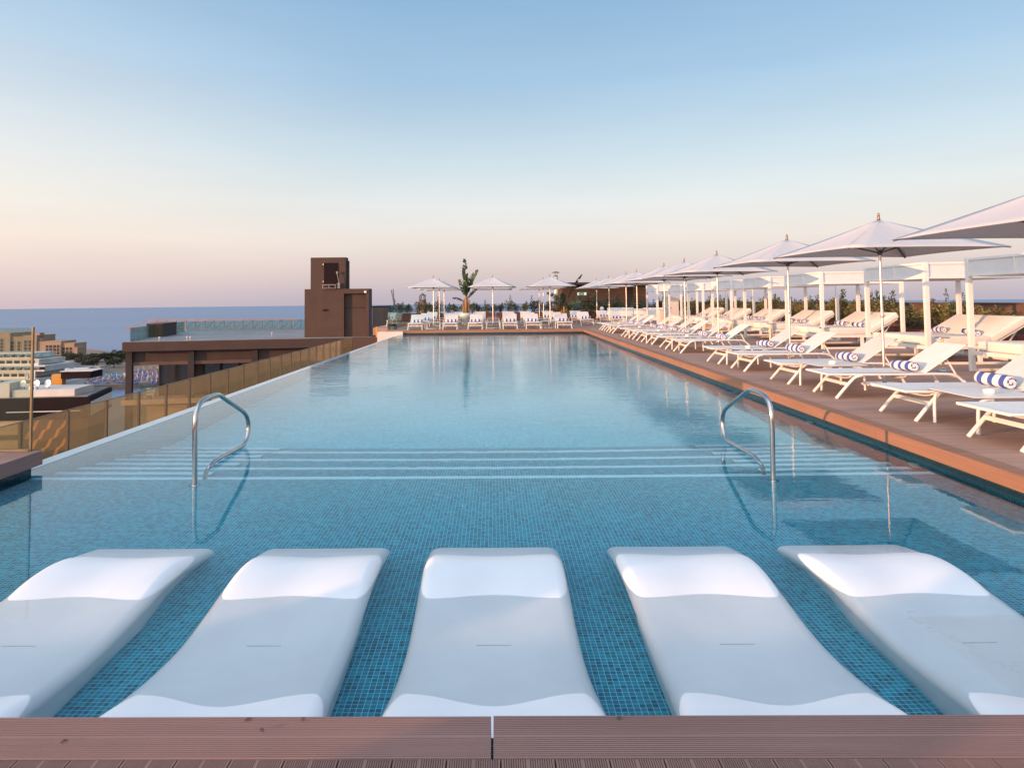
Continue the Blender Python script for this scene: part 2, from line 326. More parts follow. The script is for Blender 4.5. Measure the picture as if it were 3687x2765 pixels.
# ------------------------------------------------------------------ mesh builder
class MB:
    def __init__(s): s.v = []; s.f = []; s.sm = []; s.mi = []; s.uv = {}
    def add(s, vs, fs, smooth=False, mi=0, uvs=None):
        b = len(s.v); s.v += [tuple(p) for p in vs]
        for i, fc in enumerate(fs):
            if uvs: s.uv[len(s.f)] = uvs[i]
            s.f.append([b + k for k in fc]); s.sm.append(smooth); s.mi.append(mi)
        return s
    def hexa(s, p, mi=0):      # p: 4 bottom corners (ccw) then 4 top
        return s.add(p, [(3, 2, 1, 0), (4, 5, 6, 7), (0, 1, 5, 4), (1, 2, 6, 5), (2, 3, 7, 6), (3, 0, 4, 7)], mi=mi)
    def box(s, x0, x1, y0, y1, z0, z1, mi=0):
        return s.hexa([(x0, y0, z0), (x1, y0, z0), (x1, y1, z0), (x0, y1, z0), (x0, y0, z1), (x1, y0, z1), (x1, y1, z1), (x0, y1, z1)], mi)
    def rbox(s, x0, x1, y0, y1, z0, z1, r=0.02, seg=3, mi=0):
        """box with rounded edges on every side (superellipsoid-like grid kept sharp enough for cushions)"""
        bs, n_ = (( x0 + x1) / 2, (y0 + y1) / 2, (z0 + z1) / 2), seg
        hx, hy, hz = (x1 - x0) / 2, (y1 - y0) / 2, (z1 - z0) / 2
        prof = []
        for i in range(n_ + 1):
            a = (math.pi / 2) * i / n_; prof.append((r * (1 - math.cos(a)), -hz + r * (1 - math.sin(a))))
        prof = [(r - d, z) for d, z in prof][::1]
        rings = []
        lev = []
        for i in range(n_ + 1):
            a = (math.pi / 2) * i / n_; lev.append((r * (1 - math.sin(a)), -hz + r * (1 - math.cos(a))))
        lev += [(ins, -z) for ins, z in reversed(lev)]
        for ins, z in lev:
            ring = []
            for cx, cy, a0 in ((1, 1, 0), (-1, 1, 90), (-1, -1, 180), (1, -1, 270)):
                for k in range(n_ + 1):
                    a = R(a0 + 90 * k / n_)
                    rr = r - ins
                    ring.append((bs[0] + cx * (hx - r) + rr * math.cos(a), bs[1] + cy * (hy - r) + rr * math.sin(a), bs[2] + z))
            rings.append(ring)
        m = len(rings[0]); vs = [p for rg in rings for p in rg]; fs = []
        for i in range(len(rings) - 1):
            for k in range(m):
                fs.append((i * m + k, i * m + (k + 1) % m, (i + 1) * m + (k + 1) % m, (i + 1) * m + k))
        fs.append(tuple(range(m - 1, -1, -1))); fs.append(tuple((len(rings) - 1) * m + k for k in range(m)))
        return s.add(vs, fs, True, mi)
    def bar(s, a, b, w, h, mi=0):
        a, b = Vector(a), Vector(b); d = (b - a).normalized()
        sd = d.cross(Vector((0, 0, 1)))
        sd = Vector((1, 0, 0)) if sd.length < 1e-4 else sd.normalized()
        up = sd.cross(d).normalized()
        q = lambda p, i, j: p + sd * (w / 2 * i) + up * (h / 2 * j)
        return s.hexa([q(a, -1, -1), q(a, 1, -1), q(b, 1, -1), q(b, -1, -1), q(a, -1, 1), q(a, 1, 1), q(b, 1, 1), q(b, -1, 1)], mi)
    def tube(s, pts, r, seg=10, cap=True, mi=0, flat=1.0):
        pts = [Vector(p) for p in pts]; rings = []; up = None
        for i, p in enumerate(pts):
            d = (pts[min(i + 1, len(pts) - 1)] - pts[max(i - 1, 0)]).normalized()
            if up is None:
                up = Vector((0, 0, 1)) if abs(d.z) < 0.9 else Vector((0, 1, 0))
            sd = d.cross(up).normalized(); up = sd.cross(d).normalized()
            rr = r[i] if isinstance(r, (list, tuple)) else r
            rings.append([p + sd * (rr * math.cos(2 * math.pi * k / seg)) + up * (rr * flat * math.sin(2 * math.pi * k / seg)) for k in range(seg)])
        vs = [p for rg in rings for p in rg]; fs = []
        for i in range(len(rings) - 1):
            for k in range(seg):
                fs.append((i * seg + k, i * seg + (k + 1) % seg, (i + 1) * seg + (k + 1) % seg, (i + 1) * seg + k))
        s.add(vs, fs, True, mi)
        if cap:
            s.add(rings[0], [tuple(range(seg - 1, -1, -1))], False, mi); s.add(rings[-1], [tuple(range(seg))], False, mi)
        return s
    def lathe(s, prof, c=(0, 0), seg=24, mi=0, smooth=True):
        vs = []; fs = []
        for r, z in prof:
            for k in range(seg):
                a = 2 * math.pi * k / seg; vs.append((c[0] + r * math.cos(a), c[1] + r * math.sin(a), z))
        for i in range(len(prof) - 1):
            for k in range(seg):
                fs.append((i * seg + k, i * seg + (k + 1) % seg, (i + 1) * seg + (k + 1) % seg, (i + 1) * seg + k))
        if prof[0][0] > 1e-6: fs.append(tuple(range(seg - 1, -1, -1)))
        if prof[-1][0] > 1e-6: fs.append(tuple((len(prof) - 1) * seg + k for k in range(seg)))
        return s.add(vs, fs, smooth, mi)
    def prism(s, poly, z0, z1, mi=0):
        n_ = len(poly); vs = [(x, y, z0) for x, y in poly] + [(x, y, z1) for x, y in poly]
        fs = [tuple(range(n_ - 1, -1, -1)), tuple(range(n_, 2 * n_))] + [(i, (i + 1) % n_, n_ + (i + 1) % n_, n_ + i) for i in range(n_)]
        return s.add(vs, fs, mi=mi)
    def mesh(s, name, mats):
        me = bpy.data.meshes.new(name); me.from_pydata(s.v, [], s.f)
        for m in (mats if isinstance(mats, (list, tuple)) else [mats]): me.materials.append(MT[m] if isinstance(m, str) else m)
        me.polygons.foreach_set('use_smooth', s.sm); me.polygons.foreach_set('material_index', s.mi)
        ul = me.uv_layers.new(name='uv'); me.update()
        data = [0.0] * (2 * len(me.loops))
        for p in me.polygons:
            nx, ny, nz = abs(p.normal.x), abs(p.normal.y), abs(p.normal.z)
            cu = s.uv.get(p.index)
            for j, li in enumerate(p.loop_indices):
                if cu: u, v = cu[j]
                else:
                    c = me.vertices[me.loops[li].vertex_index].co
                    u, v = (c.x, c.y) if nz >= nx and nz >= ny else ((c.x, c.z) if ny >= nx else (c.y, c.z))
                data[2 * li] = u; data[2 * li + 1] = v
        ul.data.foreach_set('uv', data)
        return me
    def obj(s, name, mats, parent=None):
        o = bpy.data.objects.new(name, s.mesh(name, mats)); COL.objects.link(o)
        if parent: o.parent = parent
        return o

def tag(o, label=None, cat=None, group=None, kind=None):
    if label: o['label'] = label
    if cat: o['category'] = cat
    if group: o['group'] = group
    if kind: o['kind'] = kind
    return o
def root(name, loc, rz, label, cat, group=None):
    o = bpy.data.objects.new(name, None); COL.objects.link(o); o.empty_display_size = 0.1
    o.location = loc; o.rotation_euler = (0, 0, rz); return tag(o, label, cat, group)
def dup(o, loc, rz=0, label=None, group=None, scale=None):
    r = o.copy(); COL.objects.link(r); r.location = loc; r.rotation_euler = (0, 0, rz)
    if scale: r.scale = scale
    if label: r['label'] = label
    if group: r['group'] = group
    for ch in list(o.children):
        c = ch.copy(); COL.objects.link(c); c.parent = r
        for g in list(ch.children):
            d = g.copy(); COL.objects.link(d); d.parent = c
    return r
def struct(o): o['kind'] = 'structure'; return o
ORD = ['first', 'second', 'third', 'fourth', 'fifth', 'sixth', 'seventh', 'eighth', 'ninth', 'tenth', 'eleventh', 'twelfth',
       'thirteenth', 'fourteenth', 'fifteenth', 'sixteenth', 'seventeenth', 'eighteenth', 'nineteenth', 'twentieth',
       'twenty-first', 'twenty-second', 'twenty-third', 'twenty-fourth', 'twenty-fifth', 'twenty-sixth', 'twenty-seventh', 'twenty-eighth',
       'twenty-ninth', 'thirtieth', 'thirty-first', 'thirty-second', 'thirty-third', 'thirty-fourth', 'thirty-fifth', 'thirty-sixth']
DK = 0.17                                   # deck level above the water
rnd = random.Random(7)
def rx(y): return 0.0085 * (y - 6.0)        # the right-hand pool side runs a touch wider towards the far end

# ================================================================== POOL
XL, XR, YF, YB = -4.10, 3.80, 2.18, 30.5
SH, DP = -0.30, -1.50
steps = [(6.10 + 0.335 * k, SH - 0.15 * k) for k in range(8)]     # (y of the edge, level on its near side)
pb = MB(); nos = MB()
XRw = lambda y: XR + rx(y)
def flat(m, x0, x1, y0, y1, z): m.add([(x0, y0, z), (x1, y0, z), (x1, y1, z), (x0, y1, z)], [(0, 1, 2, 3)])
def stair(x0, x1, st):
    yp = None
    for i, (ye, z) in enumerate(st):
        if yp is not None: flat(pb, x0, x1, yp, ye - 0.085, z)
        flat(nos, x0, x1, ye - 0.085, ye, z)
        nz = st[i + 1][1] if i + 1 < len(st) else DP
        nos.add([(x0, ye, z), (x1, ye, z), (x1, ye, z - 0.03), (x0, ye, z - 0.03)], [(3, 2, 1, 0)])
        pb.add([(x0, ye, z - 0.03), (x1, ye, z - 0.03), (x1, ye, nz), (x0, ye, nz)], [(3, 2, 1, 0)])
        yp = ye
    flat(pb, x0, x1, yp, 8.6, DP)
SX0, SX1 = -2.63, 2.42
flat(pb, XL, XRw(6.1), YF, steps[0][0] - 0.085, SH)
stair(XL, SX0, steps); stair(SX0, SX1, steps[0::2]); stair(SX1, XRw(7), steps)
for k in range(1, 8, 2):          # cheeks of the half steps
    y0, z0 = steps[k - 1][0], steps[k][1]
    for X in (SX0, SX1): pb.add([(X, y0, z0), (X, steps[k][0], z0), (X, steps[k][0], z0 - 0.15), (X, y0, z0 - 0.15)], [(0, 1, 2, 3)])
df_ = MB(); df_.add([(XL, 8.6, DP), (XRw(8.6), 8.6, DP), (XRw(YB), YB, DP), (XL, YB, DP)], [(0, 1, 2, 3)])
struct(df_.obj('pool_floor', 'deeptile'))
wt = -0.002
pb.add([(XL, YF, wt), (XL, YF, DP), (XL, YB, DP), (XL, YB, wt)], [(0, 1, 2, 3)])
pw_ = MB(); pw_.add([(XRw(YF), YF, 0.05), (XRw(YB), YB, 0.05), (XRw(YB), YB, DP), (XRw(YF), YF, DP)], [(0, 1, 2, 3)])
pw_.add([(XL, YB, 0.05), (XRw(YB), YB, 0.05), (XRw(YB), YB, DP), (XL, YB, DP)], [(3, 2, 1, 0)])
struct(pw_.obj('pool_wall', 'walltile'))
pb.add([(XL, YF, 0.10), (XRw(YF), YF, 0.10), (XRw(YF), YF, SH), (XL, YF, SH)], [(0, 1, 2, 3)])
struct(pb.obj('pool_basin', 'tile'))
struct(nos.obj('pool_steps', 'nosing'))
# waterline band of small dark tiles just under the copings
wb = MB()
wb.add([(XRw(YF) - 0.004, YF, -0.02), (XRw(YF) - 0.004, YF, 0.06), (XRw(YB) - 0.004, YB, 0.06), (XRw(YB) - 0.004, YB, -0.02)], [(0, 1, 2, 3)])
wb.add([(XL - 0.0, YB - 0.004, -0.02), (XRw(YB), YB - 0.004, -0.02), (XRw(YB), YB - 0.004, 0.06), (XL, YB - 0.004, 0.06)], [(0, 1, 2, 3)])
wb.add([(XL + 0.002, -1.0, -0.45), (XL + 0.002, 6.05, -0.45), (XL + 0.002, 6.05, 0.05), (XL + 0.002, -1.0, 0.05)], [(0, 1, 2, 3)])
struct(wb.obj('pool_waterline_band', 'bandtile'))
ws = MB(); ws.add([(XL, YF, 0), (XRw(YF), YF, 0), (XRw(YB), YB, 0), (XL, YB, 0)], [(0, 1, 2, 3)])
struct(ws.obj('pool_water', 'water'))
# infinity edge on the left: pale stone weir, its outer wall and the gutter below
we = MB(); we.box(-4.26, -4.101, 6.07, 30.30, -0.9, 0.003)
struct(we.obj('pool_weir', 'weir'))
gu = MB(); gu.box(-6.3, -4.27, 6.1, 34.0, -1.45, -1.2); gu.box(-6.32, -6.28, -2, 34, -4.0, -1.02)
struct(gu.obj('pool_gutter', 'plaster_dark'))
wk = MB(); wk.box(-5.2, -4.06, 30.40, 31.4, -1.1, 0.125); wk.box(-4.4, -4.08, 30.33, 30.39, -0.5, 0.02)
tag(wk.obj('end_wall', 'pinkwall'), 'low pale plaster wall closing the far left end of the pool', 'wall')

# ================================================================== DECKS AND COPINGS
dk = MB()
dk.prism([(3.92 + rx(1.9), 1.9), (16, 1.9), (16, 52), (3.92 + rx(YB), 52), (3.92 + rx(YB), YB + 0.16)], 0.02, DK - 0.003)
dk.box(-4.9, 3.925 + rx(YB), YB + 0.155, 52, 0.02, DK - 0.003)
struct(dk.obj('pool_deck', 'deck'))
lp = MB(); lp.box(-14, -4.26, -3, 6.06, 0.02, DK - 0.003)
struct(lp.obj('left_deck', 'deck'))
def ribbed(m, u0, u1, v0, v1, zt, axis, teeth=10):
    """one ribbed composite board: grooves cut as geometry, plain strip in the middle and at the edges"""
    prof = [(v0, zt)]; w = v1 - v0; half = w / 2; pl = 0.004; dpt = 0.0045
    for hh in range(2):
        s0 = v0 + hh * half + pl; p = (half - 2 * pl) / teeth
        for k in range(teeth):
            a = s0 + k * p
            prof += [(a + p * 0.28, zt), (a + p * 0.38, zt - dpt), (a + p * 0.62, zt - dpt), (a + p * 0.72, zt)]
    prof += [(v1, zt), (v1, zt - 0.028), (v0, zt - 0.028)]
    n_ = len(prof)
    P = (lambda u, v, z: (u, v, z)) if axis == 'x' else (lambda u, v, z: (v, u, z))
    vs = [P(u0, v, z) for v, z in prof] + [P(u1, v, z) for v, z in prof]
    fs = [((i + 1) % n_, i, n_ + i, n_ + (i + 1) % n_) for i in range(n_)] + [tuple(range(n_)), tuple(range(2 * n_ - 1, n_ - 1, -1))]
    if axis == 'y': fs = [tuple(reversed(f)) for f in fs]
    m.add(vs, fs)
fc = MB()
ribbed(fc, -4.4, -0.0215, 1.976, 2.168, DK + 0.002, 'x'); ribbed(fc, -0.0145, 4.2, 1.976, 2.170, DK + 0.002, 'x')
fc.box(-4.4, -0.0215, 2.137, 2.165, 0.02, DK - 0.027); fc.box(-0.0145, 4.2, 2.137, 2.166, 0.02, DK - 0.027)
struct(fc.obj('front_coping', 'frontcoping'))
fd = MB(); x = -0.143 - 0.1515 * 17
while x < 3.0:
    ribbed(fd, -1.0, 1.973, x, x + 0.1465, DK, 'y'); x += 0.1515
struct(fd.obj('front_deck', 'frontdeck'))
fb = MB(); fb.box(-4.2, 4.5, -1.2, 1.98, 0.02, DK - 0.05); struct(fb.obj('front_deck_base', 'plaster_dark'))
# right coping, in boards with hairline joints
rc = MB(); y = 2.0
while y < YB - 0.1:
    y1 = min(y + 2.44, YB - 0.003)
    X0, X1 = 3.755 + rx(y), 3.755 + rx(y1)
    rc.hexa([(X0, y, 0.052), (X0 + 0.155, y, 0.052), (X1 + 0.155, y1 - 0.004, 0.052), (X1, y1 - 0.004, 0.052),
             (X0, y, DK), (X0 + 0.155, y, DK), (X1 + 0.155, y1 - 0.004, DK), (X1, y1 - 0.004, DK)])
    y = y1
struct(rc.obj('right_coping', 'coping'))
bc = MB(); X = -4.06
while X < 3.9:
    X1 = min(X + 2.44, 3.755 + rx(YB)); bc.box(X, X1 - 0.004, YB, YB + 0.15, 0.045, DK); X = X1 + (1 if X1 > 3.9 else 0)
for k in range(13): bc.box(-3.9 + 0.63 * k, -3.86 + 0.63 * k, YB + 0.005, YB + 0.04, -0.01, 0.044)
struct(bc.obj('far_coping', 'coping'))
lc = MB(); lc.box(-4.262, -4.005, -3, 6.06, 0.05, DK)
struct(lc.obj('left_coping', 'frontcoping'))

# ================================================================== IN-WATER LOUNGERS
def cubic(pts, x):
    for i in range(len(pts) - 1):
        if x <= pts[i + 1][0] or i == len(pts) - 2:
            x0, y0 = pts[i]; x1, y1 = pts[i + 1]; h = x1 - x0
            m0 = (y1 - (pts[i - 1][1] if i else y0)) / (x1 - (pts[i - 1][0] if i else x0))
            m1 = ((pts[i + 2][1] if i + 2 < len(pts) else y1) - y0) / ((pts[i + 2][0] if i + 2 < len(pts) else x1) - x0)
            t = (x - x0) / h
            return (2 * t**3 - 3 * t**2 + 1) * y0 + (t**3 - 2 * t**2 + t) * h * m0 + (-2 * t**3 + 3 * t**2) * y1 + (t**3 - t**2) * h * m1
ZT = [(2.23, 0.044), (2.34, 0.044), (2.46, 0.030), (2.59, 0.002), (2.80, -0.044), (3.02, -0.066), (3.22, -0.044), (3.41, 0.0), (3.54, 0.030), (3.70, 0.043), (3.86, 0.032), (3.98, 0.002), (4.08, -0.036), (4.17, -0.080)]
HW = [(2.23, 0.420), (2.45, 0.402), (2.70, 0.384), (3.1, 0.376), (3.6, 0.380), (3.95, 0.384), (4.17, 0.378)]
pl = MB(); st = []
ys = [2.23 + (4.17 - 2.23) * i / 52 for i in range(53)]
sec = []
for y in ys: sec.append((y, cubic(ZT, y), cubic(HW, y), 0))
for a in (15, 30, 45, 60, 75, 90): sec.append((4.17 + 0.06 * math.sin(R(a)), -0.080 - 0.06 * (1 - math.cos(R(a))) - 0.012 * math.sin(R(a)), 0.378 - 0.045 * (1 - math.cos(R(a))), a))
rings = []
for y, zt, hw, a in sec:
    head = max(0, min(1, (y - 3.3) / 0.6)); head = head * head * (3 - 2 * head)
    lip = 0.062
    ring = []
    cc = 0.016 * max(0, min(1, (2.95 - y) / 0.45)) + 0.008 * max(0, min(1, (y - 3.2) / 0.3)) * max(0, min(1, (4.17 - y) / 0.3)) + 0.003
    half = [(1.0, 0)]
    # right half from centre to edge, then round over, then down the side
    prof = [(hw * t, zt - cc * 0.5 * (1 + math.cos(math.pi * t / 0.84))) for t in (0, 0.14, 0.28, 0.42, 0.56, 0.7, 0.84)]
    for b in (12, 26, 40, 54, 72, 90):
        prof.append((hw * 0.84 + hw * 0.16 * math.sin(R(b)), zt - lip * (1 - math.cos(R(b)))))
    low = hw * (0.955 - 0.17 * head)
    prof += [(hw * (1 - 0.01) , zt - lip - 0.02), (hw * 0.4 + low * 0.6, zt - lip - 0.06 - 0.04 * head), (low, max(-0.28, zt - 0.22)), (low - 0.01, SH + 0.001)]
    yo = lambda k: y - (0.14 * max(0, (y - 3.8) / 0.36) * max(0, (k - 13) / 3.0))
    ring = [(-p[0], yo(len(prof) - 1 - i), p[1]) for i, p in enumerate(reversed(prof))] + [(p[0], yo(i + 1), p[1]) for i, p in enumerate(prof[1:])]
    rings.append(ring)
m_ = len(rings[0]); vs = [p for rg in rings for p in rg]; fs = []
for i in range(len(rings) - 1):
    for k in range(m_ - 1): fs.append((i * m_ + k, i * m_ + k + 1, (i + 1) * m_ + k + 1, (i + 1) * m_ + k))
fs = [tuple(reversed(f)) for f in fs]
pl.add(vs, fs, True)
pl.add(rings[0], [tuple(range(m_))]); pl.add(rings[-1], [tuple(range(m_ - 1, -1, -1))], True)
names = ['leftmost white in-water lounger, partly cut off by the left picture edge', 'white in-water lounger left of the middle one, beside the leftmost',
         'middle white in-water lounger, straight ahead behind the coping joint', 'white in-water lounger just right of the middle one',
         'rightmost white in-water lounger, partly cut off by the right picture edge']
pool_l = None
for i, X in enumerate((-2.085, -0.990, -0.015, 1.005, 2.080)):
    if pool_l is None:
        pool_l = root('pool_lounger', (X, 0, 0), 0, names[i], 'pool lounger', 'white loungers standing in the shallow water')
        pl.obj('shell', 'plastic', pool_l)
        sb_ = MB(); sb_.box(-0.075, 0.075, 3.018, 3.0205, -0.072, -0.0665); sb_.obj('drain_slot', 'slot', pool_l)
    else: dup(pool_l, (X, 0, 0), R((0, 0.4, 0, -0.5, 0.3)[i]), names[i])

shadow_caster = MB(); shadow_caster.box(-6.5, -6.2, -2.3, -1.5, 0.02, 1.2); shadow_caster.box(-6.5, -6.2, -0.3, 0.2, 0.02, 1.2); shadow_caster.box(-6.49, -6.21, -2.3, 0.2, 0.021, 0.5)  # unseen wall pieces added behind the camera to throw shadow over the front
tag(shadow_caster.obj('parapet_wall', 'wallbrown'), 'unseen brown wall pieces behind the viewer, added to cast shadow streaks', 'wall')

# ================================================================== HANDRAILS
railL = [(5.948, -0.29), (5.946, 0.0), (5.942, 0.237), (5.939, 0.43), (5.958, 0.53), (6.02, 0.59), (6.12, 0.615), (6.25, 0.62), (6.41, 0.618), (6.48, 0.598), (6.56, 0.562),
         (6.812, 0.46), (7.06, 0.358), (7.15, 0.305), (7.205, 0.235), (7.212, 0.17), (7.185, 0.09), (7.12, 0.035), (7.03, 0.018), (6.70, 0.024), (6.40, 0.030), (6.30, 0.018), (6.22, -0.02), (6.16, -0.12), (6.14, -0.44)]
def smooth(p, it=2):
    for _ in range(it):
        q = [p[0]]
        for a, b in zip(p, p[1:]): q += [tuple(0.75 * u + 0.25 * v for u, v in zip(a, b)), tuple(0.25 * u + 0.75 * v for u, v in zip(a, b))]
        p = q + [p[-1]]
    return p
hr = None
for X, dy, lab in ((-2.55, -0.115, 'bent steel handrail standing in the water on the left side of the pool'),
                   (2.34, -0.085, 'bent steel handrail standing in the water on the right side of the pool')):
    if hr is None:
        hr = root('pool_handrail', (X, dy, 0), 0, lab, 'handrail', 'steel handrails at the pool steps')
        m = MB(); m.tube(smooth([(0, y, z) for y, z in railL]), 0.0205, 14); m.obj('rail', 'chrome', hr)
        m = MB(); m.lathe([(0.045, SH + 0.001), (0.045, SH + 0.012), (0.024, SH + 0.02)], (0, 5.948), 18); m.obj('floor_flange', 'chrome', hr)
    else: dup(hr, (X, dy, 0), 0, lab)
# small round inlet lamps in the right pool wall
for k, y in enumerate((6.3, 8.4, 11.0)):
    m = MB(); m.tube([(XRw(y) - 0.03, y, -0.28), (XRw(y) - 0.002, y, -0.28)], [0.07, 0.085], 16)
    tag(m.obj('pool_light', 'teallamp'), f'round pale pool light in the right pool wall, {ORD[k]} from the front', 'pool light', 'round lights in the right pool wall')

lf = None
for i, (x, y, a) in enumerate(((-0.78, 2.155, 20), (-0.60, 2.15, 80), (-0.70, 2.10, 140), (-1.28, 2.05, 40), (0.36, 2.16, 10))):
    lab = ['small dark dry leaf at the pool edge of the front coping, left of the joint', 'curled dark dry leaf next to another on the front coping edge', 'tiny dry leaf in the middle of the front coping board',
           'single dry leaf on the left half of the front coping', 'dry leaf right of the joint in the front coping'][i]
    if lf is None:
        m = MB(); m.add([(0, 0, 0.002), (0.012, 0.007, 0.006), (0.028, 0, 0.003), (0.012, -0.007, 0.007)], [(0, 3, 2, 1)], True)
        lf = tag(m.obj('dry_leaf', 'bark'), lab, 'leaf', 'dry leaves on the front coping'); lf.location = (x, y - 0.01, DK + 0.003); lf.rotation_euler = (0, 0, R(a))
    else: dup(lf, (x, y - 0.01, DK + 0.003), R(a), lab, None, (0.8, 0.8, 1))

# ================================================================== GLASS
m = root('glass_screen', (-4.385, 6.02, DK), 0, 'tall clear glass screen with bronze edge standing on the left deck', 'glass screen')
g = MB(); g.box(-3.2, 0.285, 0, 0.014, 0.0, 1.085); g.obj('pane', 'clear', m)
g = MB(); g.box(0.286, 0.301, -0.004, 0.018, 0.0, 1.09); g.obj('end_profile', 'bronze', m)
g = MB(); g.box(-3.2, 0.285, -0.01, 0.025, 0.001, 0.02); g.obj('base_channel', 'bronze', m)
pan = None; k = 0
ylist = [3.87 + 0.969 * i for i in range(26)]
for i, y in enumerate(ylist):
    far = y > 24.5
    lab = f'bronze tinted glass fence panel beyond the infinity edge, {ORD[i]} from the left'
    if pan is None:
        pan = root('fence_panel', (-6.05, y, -1.02), 0, lab, 'glass panel', 'bronze glass panels below the infinity edge')
        g = MB(); g.box(-0.008, 0.008, 0.02, 0.962, 0.02, 0.985); g.obj('pane', 'amber', pan)
        g = MB(); g.box(-0.02, 0.02, -0.014, 0.012, 0.0, 0.99); g.obj('post', 'darkrib', pan)
        g = MB(); g.box(-0.012, 0.012, 0.02, 0.962, 0.987, 0.995); g.obj('top_edge', 'bronze', pan)
    else: dup(pan, (-6.05, y, -1.02), 0, lab)
gl = None
for i in range(5):
    y = 31.2 + 1.7 * i
    lab = f'green glass balustrade pane on the left edge of the far deck, {ORD[i]} from the pool'
    if gl is None:
        gl = tag(MB().box(-0.008, 0.008, 0, 1.68, 0.0, 1.13).obj('balustrade_pane', 'tealglass'), lab, 'glass panel', 'glass panes along the far deck')
        gl.location = (-4.85, y, DK)
    else: dup(gl, (-4.85, y, DK), 0, lab)

# ================================================================== SUN LOUNGERS, TOWELS, TABLES, PARASOLS
def make_lounger(label, group):
    t = root('sun_lounger', (0, 0, 0), 0, label, 'sun lounger', group)
    hw = 0.315; zt = 0.315
    for sgn in (-1, 1):
        m = MB(); Y = sgn * hw
        m.tube(smooth([(-0.02, Y, zt - 0.012), (0.3, Y, zt - 0.016), (0.9, Y, zt - 0.016), (1.38, Y, zt - 0.012), (1.55, Y, zt - 0.02), (1.62, Y, zt - 0.07), (1.73, Y, zt - 0.19)], 2), 0.016, 8)
        m.obj('side_rail', 'white', t)
        m = MB(); m.tube(smooth([(0.40, Y, zt - 0.022), (0.31, Y, zt - 0.045), (0.25, Y, zt - 0.10), (0.06, Y * 1.02, 0.0)], 2), 0.0205, 8); m.obj('leg', 'white', t)
        m = MB(); m.tube([(1.66, Y, zt - 0.10), (1.79, Y * 1.02, 0.0)], 0.0205, 8); m.obj('leg', 'white', t)
    m = MB(); m.box(-0.035, 0.012, -hw - 0.012, hw + 0.012, zt - 0.022, zt + 0.002); m.obj('foot_bar', 'white', t)
    m = MB(); m.bar((0.21, -hw + 0.015, zt - 0.135), (0.21, hw - 0.015, zt - 0.135), 0.016, 0.042); m.obj('leg_stretcher', 'white', t)
    for x in (0.26, 0.95):
        m = MB(); m.tube([(x, hw * math.sin(a), zt - 0.024 - 0.055 * math.cos(a)) for a in [R(-90 + 15 * k) for k in range(13)]], 0.010, 6)
        m.obj('seat_bow', 'white', t)
    m = MB()      # seat sling with a slight sag
    nx, ny = 8, 6; P = []
    for i in range(nx + 1):
        for j in range(ny + 1):
            v = -1 + 2 * j / ny; P.append((0.01 + 1.17 * i / nx, v * (hw - 0.004), zt + 0.004 - 0.012 * (1 - v * v)))
    m.add(P, [(i * (ny + 1) + j, (i + 1) * (ny + 1) + j, (i + 1) * (ny + 1) + j + 1, i * (ny + 1) + j + 1) for i in range(nx) for j in range(ny)], True)
    P2 = [(x, y, z - 0.006) for x, y, z in P]
    m.add(P2, [(i * (ny + 1) + j, i * (ny + 1) + j + 1, (i + 1) * (ny + 1) + j + 1, (i + 1) * (ny + 1) + j) for i in range(nx) for j in range(ny)], True)
    m.obj('seat', 'sling', t)
    ca, sa = math.cos(R(33.5)), math.sin(R(33.5))
    m = MB(); L = 0.63
    q = lambda s_, n_, y: (1.185 + s_ * ca - n_ * sa, y, zt - 0.004 + s_ * sa + n_ * ca)
    m.hexa([q(0, -0.012, -hw + 0.02), q(L, -0.012, -hw + 0.02), q(L, -0.012, hw - 0.02), q(0, -0.012, hw - 0.02),
            q(0, 0.008, -hw + 0.02), q(L, 0.008, -hw + 0.02), q(L, 0.008, hw - 0.02), q(0, 0.008, hw - 0.02)])
    b = m.obj('backrest', 'sling', t)
    m = MB()
    for sgn in (-1, 1): m.tube([q(0, -0.002, sgn * (hw - 0.018)), q(L + 0.004, -0.002, sgn * (hw - 0.018))], 0.0115, 8)
    m.tube([q(L, -0.002, -hw + 0.02), q(L, -0.002, hw - 0.02)], 0.0115, 8)
    m.obj('back_frame', 'white', b)
    for sgn in (-1, 1):
        m = MB(); m.bar(q(0.36, -0.014, sgn * 0.24), (1.60, sgn * 0.27, zt - 0.034), 0.012, 0.018); m.obj('back_prop', 'white', t)
    m = MB(); m.bar((1.60, -hw, zt - 0.05), (1.60, hw, zt - 0.05), 0.018, 0.018); m.obj('rear_bar', 'white', t)
    return t
tw_me = None
